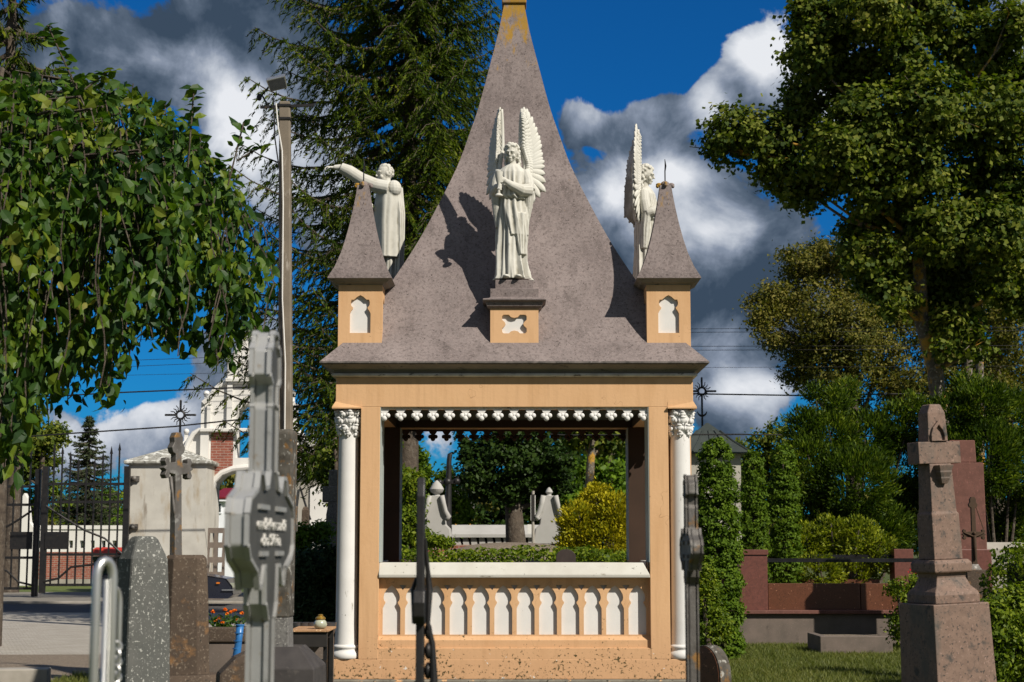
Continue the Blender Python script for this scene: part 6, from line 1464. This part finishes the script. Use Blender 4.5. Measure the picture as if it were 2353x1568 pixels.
b.build('steel_band', IRON, t)
# wires
def wire(label, pts, r, dd):
    P3 = [P(x, y, dd) for x, y in pts]; o_ = P3[0]; t = thing('overhead_wire', label, 'cable', tuple(o_)); t2 = MB()
    # sagging between surveyed points
    t2.tube([p-o_ for p in P3], r, 5); t2.build('wire_strand', IRON, t, smooth='all')
wire('upper black wire crossing the blue gap left of the gateway', [(-400, 945), (0, 918), (250, 903), (560, 890), (900, 885), (1300, 893), (1605, 905), (1850, 909), (2353, 900), (2700, 890)], .022, 49)
wire('lower black wire passing before the gateway and the left sunburst cross', [(-400, 1010), (0, 1008), (160, 996), (400, 980), (560, 963), (720, 957), (900, 975), (1300, 1000), (1700, 998), (2100, 1004), (2700, 1000)], .022, 46.5)
wire('topmost thin wire low in front of the willows', [(-400, 800), (300, 770), (900, 757), (1500, 756), (2353, 752), (2800, 760)], .007, 52)
wire('second thin wire low in front of the willows', [(-400, 812), (300, 781), (900, 768), (1500, 764), (2353, 760), (2800, 768)], .008, 52.4)
wire('thin wire midway down the willows', [(-400, 845), (300, 828), (900, 806), (1500, 796), (2353, 794), (2800, 800)], .008, 53)
wire('thin wire just beneath the midway one', [(-400, 860), (300, 842), (900, 816), (1500, 805), (2353, 802), (2800, 808)], .008, 53.4)
wire('lowest thin wire across the willows', [(-400, 880), (300, 862), (900, 848), (1500, 845), (2353, 841), (2800, 846)], .006, 54)

# ------------------------------------------------------------ beyond the opening
d = 46
WG = stone('pale_cemetery_wall', (.40, .39, .37), (.34, .33, .31), 2, specks=[((.32, .31, .28), 5, .62, .78)], bump=.15)
t = thing('balustrade_wall', 'pale sloping-topped wall with slot balusters seen through the chapel opening', 'wall', (X(1160, d), d, 0)); Mt = Matrix.Translation(-Vector(t.location))
x0, x1 = X(1015, d), X(1262, d); za, zb_, zc_ = Z(1235, d), Z(1228, d), Z(1206, d)
nb(Mt).rings([[(x, d-.45, za), (x, d-.45, zb_), (x, d+.1, zc_), (x, d+.5, zb_), (x, d+.5, za)] for x in (x0, x1)]).build('sloped_coping', WG, t)
for k_ in range(13):
    px = 1034+k_*18.6
    b = nb(Mt); xx = X(px, d); b.rings([[(xx-.07, d-.35, Z(1252, d)), (xx+.10, d-.35, Z(1252, d)), (xx+.10, d+.3, Z(1252, d)), (xx-.07, d+.3, Z(1252, d))], [(xx-.09, d-.35, za-.002), (xx+.05, d-.35, za-.002), (xx+.05, d+.3, za-.002), (xx-.09, d+.3, za-.002)]]); b.build('baluster', WG, t)
nb(Mt).box(x0, x1, d-.4, d+.4, 0, Z(1252, d)-.002).build('wall_base', BRICK, t)
nb(Mt).box(x0, x1, d+.25, d+.33, Z(1252, d), za-.003).build('shaded_back', BLK, t)  # black sheet stands in for shade between the balusters
def post(label, cx_, mirror, finial):
    t = thing('gate_post', label, 'gate post', (X(cx_, 39.5), 39.5, 0), 0, 'pair of scrolled white gate posts'); d = 39.5; m_ = d/F
    L = [(-52, 1250), (-44, 1215), (-30, 1205), (-28, 1192), (-40, 1188), (-36, 1178), (-24, 1168), (-20, 1150), (-14, 1140)]
    L = [(x*.72, y) for x, y in L]
    pol = [(x*m_, Z(y, d)) for x, y in L]+[(-x*m_, Z(y, d)) for x, y in reversed(L)]
    b = MB(); b.prism([pol], -.5, .5); b.build('scrolled_post', WG, t, bevel=.02)
    MB().box(-.42, .42, -.45, .45, 0, Z(1251, d)).build('brick_foot', BRICK, t)
    b = MB()
    if finial: b.lathe([(.10, Z(1140, d)), (.06, Z(1136, d)), (.14, Z(1131, d)), (.17, Z(1124, d)), (.10, Z(1112, d)), (.02, Z(1104, d))])
    else: b.lathe([(.07, Z(1140, d)), (.05, Z(1136, d)), (.09, Z(1131, d)), (.07, Z(1126, d)), (.02, Z(1120, d))])
    b.build('finial', WG, t, smooth=True)
    b = MB()
    for e in (-1, 1): b.tube([(e*14*m_, -.54, Z(1140, d)), (e*18*m_, -.54, Z(1160, d)), (e*22*m_, -.54, Z(1176, d)), (e*30*m_, -.54, Z(1188, d)), (e*24*m_, -.54, Z(1195, d))], .06, 7)
    b.build('scroll_moulding', WG, t, smooth='all')
post('scrolled pale gate post with a pointed finial, left in the chapel opening', 1003, 1, True)
post('scrolled pale gate post with a small finial, by the golden bush', 1262, -1, False)
d = 40; t = thing('black_crucifix', 'tall black iron cross standing in the left of the chapel opening', 'cross', (X(1028, d), d, 0))
b = MB(); zz = lambda y: zd(y, d)
b.tube([(-.02, 0, zz(1262)), (0, 0, zz(1190)), (.02, 0, zz(1130)), (.03, 0, zz(1060)), (.05, 0, zz(1045)), (.09, 0, zz(1041))], [.14, .10, .075, .06, .06, .03], 8)
b.bar((-.20, 0, zz(1109)), (.22, 0, zz(1106)), .07, .09); b.ball((-.2, 0, zz(1109)), .085); b.ball((.22, 0, zz(1106)), .085); b.lathe([(.16, 0), (.14, zz(1262))], -.02, 0)
b.ball((0, 0, zz(1107)), .10); b.build('cross_shaft', IRON, t, smooth=True)
d = 39; t = thing('slim_signpost', 'slim pale post with a narrow black upright panel beside the round elm', 'post', (X(1225, d), d, 0))
MB().lathe([(.035, 0), (.035, Z(1128, d))]).build('steel_post', KERBM, t); MB().box(-.055, -.04, -.05, .05, Z(1196, d), Z(1138, d)).build('panel_edge', GATEW, t); MB().box(.04, .055, -.05, .05, Z(1196, d), Z(1138, d)).build('panel_edge', GATEW, t)
MB().box(-.038, .038, -.06, -.036, Z(1196, d), Z(1136, d)).build('black_panel', BLK, t); MB().box(-.13, -.04, -.04, .04, Z(1226, d), Z(1205, d)).build('grey_box', GATEW, t)
d = 88; t = thing('yellow_house', 'yellow house under a grey gabled roof far behind the slender thuja', 'house', (X(1050, d), d, 0)); Mt = Matrix.Translation(-Vector(t.location)); YL = plain('yellow_render', (.62, .33, .05), .85); GRF = plain('grey_roof_tiles', (.16, .145, .14), .8)
nb(Mt).box(X(985, d), X(1080, d), d, d+8, 0, Z(1168, d)).build('house_wall', YL, t)
nb(Mt).rings([[(x, d-.5, Z(1168, d)), (x, d+4, Z(1110, d)), (x, d+8.5, Z(1168, d))] for x in (X(975, d), X(1088, d))]).build('roof', GRF, t)
for px in (1064, 1040):
    wf = nb(Mt); wf.box(X(px, d), X(px+7, d), d-.06, d-.004, Z(1200, d), Z(1180, d)); wf = wf.build('window', GATEW, t); b = nb(Mt); b.box(X(px+1, d), X(px+6, d), d-.075, d-.061, Z(1199, d), Z(1182, d)); b.build('pane', GL, wf)
# gravel mound and headstone
d = 31; b = MB(); xs_ = [X(1020, d)+(X(1330, d)-X(1020, d))*i/24 for i in range(25)]; vs = []; fs = []
for j in range(9):
    for i, x in enumerate(xs_):
        f = j/8; e = math.sin(math.pi*min(i+.001, 23.99)/24)**.06; vs.append((x, d-3+6*f, max(.0, (Z(1246, d))*math.sin(math.pi*f)**.5*e)))
for j in range(8):
    for i in range(24): fs.append((j*25+i, j*25+i+1, (j+1)*25+i+1, (j+1)*25+i))
b.add(vs, fs); o = b.build('gravel_mound', GRAVM, smooth='all'); struct(o)
d = 23.2; t = thing('small_headstone', 'small dark round-topped headstone before the hedge in the chapel opening', 'gravestone', (X(1290, d), 21.3, 0)); d = 21.3
w = .125; zt_ = zd(1262, d)
hs = [(-w, 0), (w, 0), (w, zt_-.10)]+[(w*math.cos(R(a)), zt_-.10+.10*math.sin(R(a))) for a in range(15, 180, 15)]+[(-w, zt_-.10)]
MB().prism([hs], -.05, .05).build('stone_slab', plain('dark_brown_stone', (.05, .035, .03), .6), t, bevel=.005)
# pale kerb block in the foreground yard
d = 18.9; t = thing('kerb_block', 'pale concrete kerb block lying in the gravel at the bottom left', 'kerb', (X(40, d), d, 0), R(8))
MB().box(-1.1, .40, -.15, .15, -.01, .24).build('kerb_stone', KERBM, t, bevel=.015)
# seams of trees far off closing the horizon
def far_wood(name, label, x0, x1, y, h, n, mat):
    c = np.stack([RNG.uniform(x0, x1, n), RNG.uniform(y, y+8, n), np.zeros(n)], 1)
    hh = np.array([h*(.7+.5*mnoise.noise(Vector((x*.07, 3, 0)))+.15*mnoise.noise(Vector((x*.4, 1, 0)))) for x in c[:, 0]]); c[:, 2] = RNG.random(n)**.7*hh
    o = leaf_cloud(name, c, .8, mat); return tag(o, label, 'wood', kind='stuff')
far_wood('far_wood', 'far line of trees closing the horizon on both sides', -75, 75, 130, 8.5, 24000, L_OLIVE)
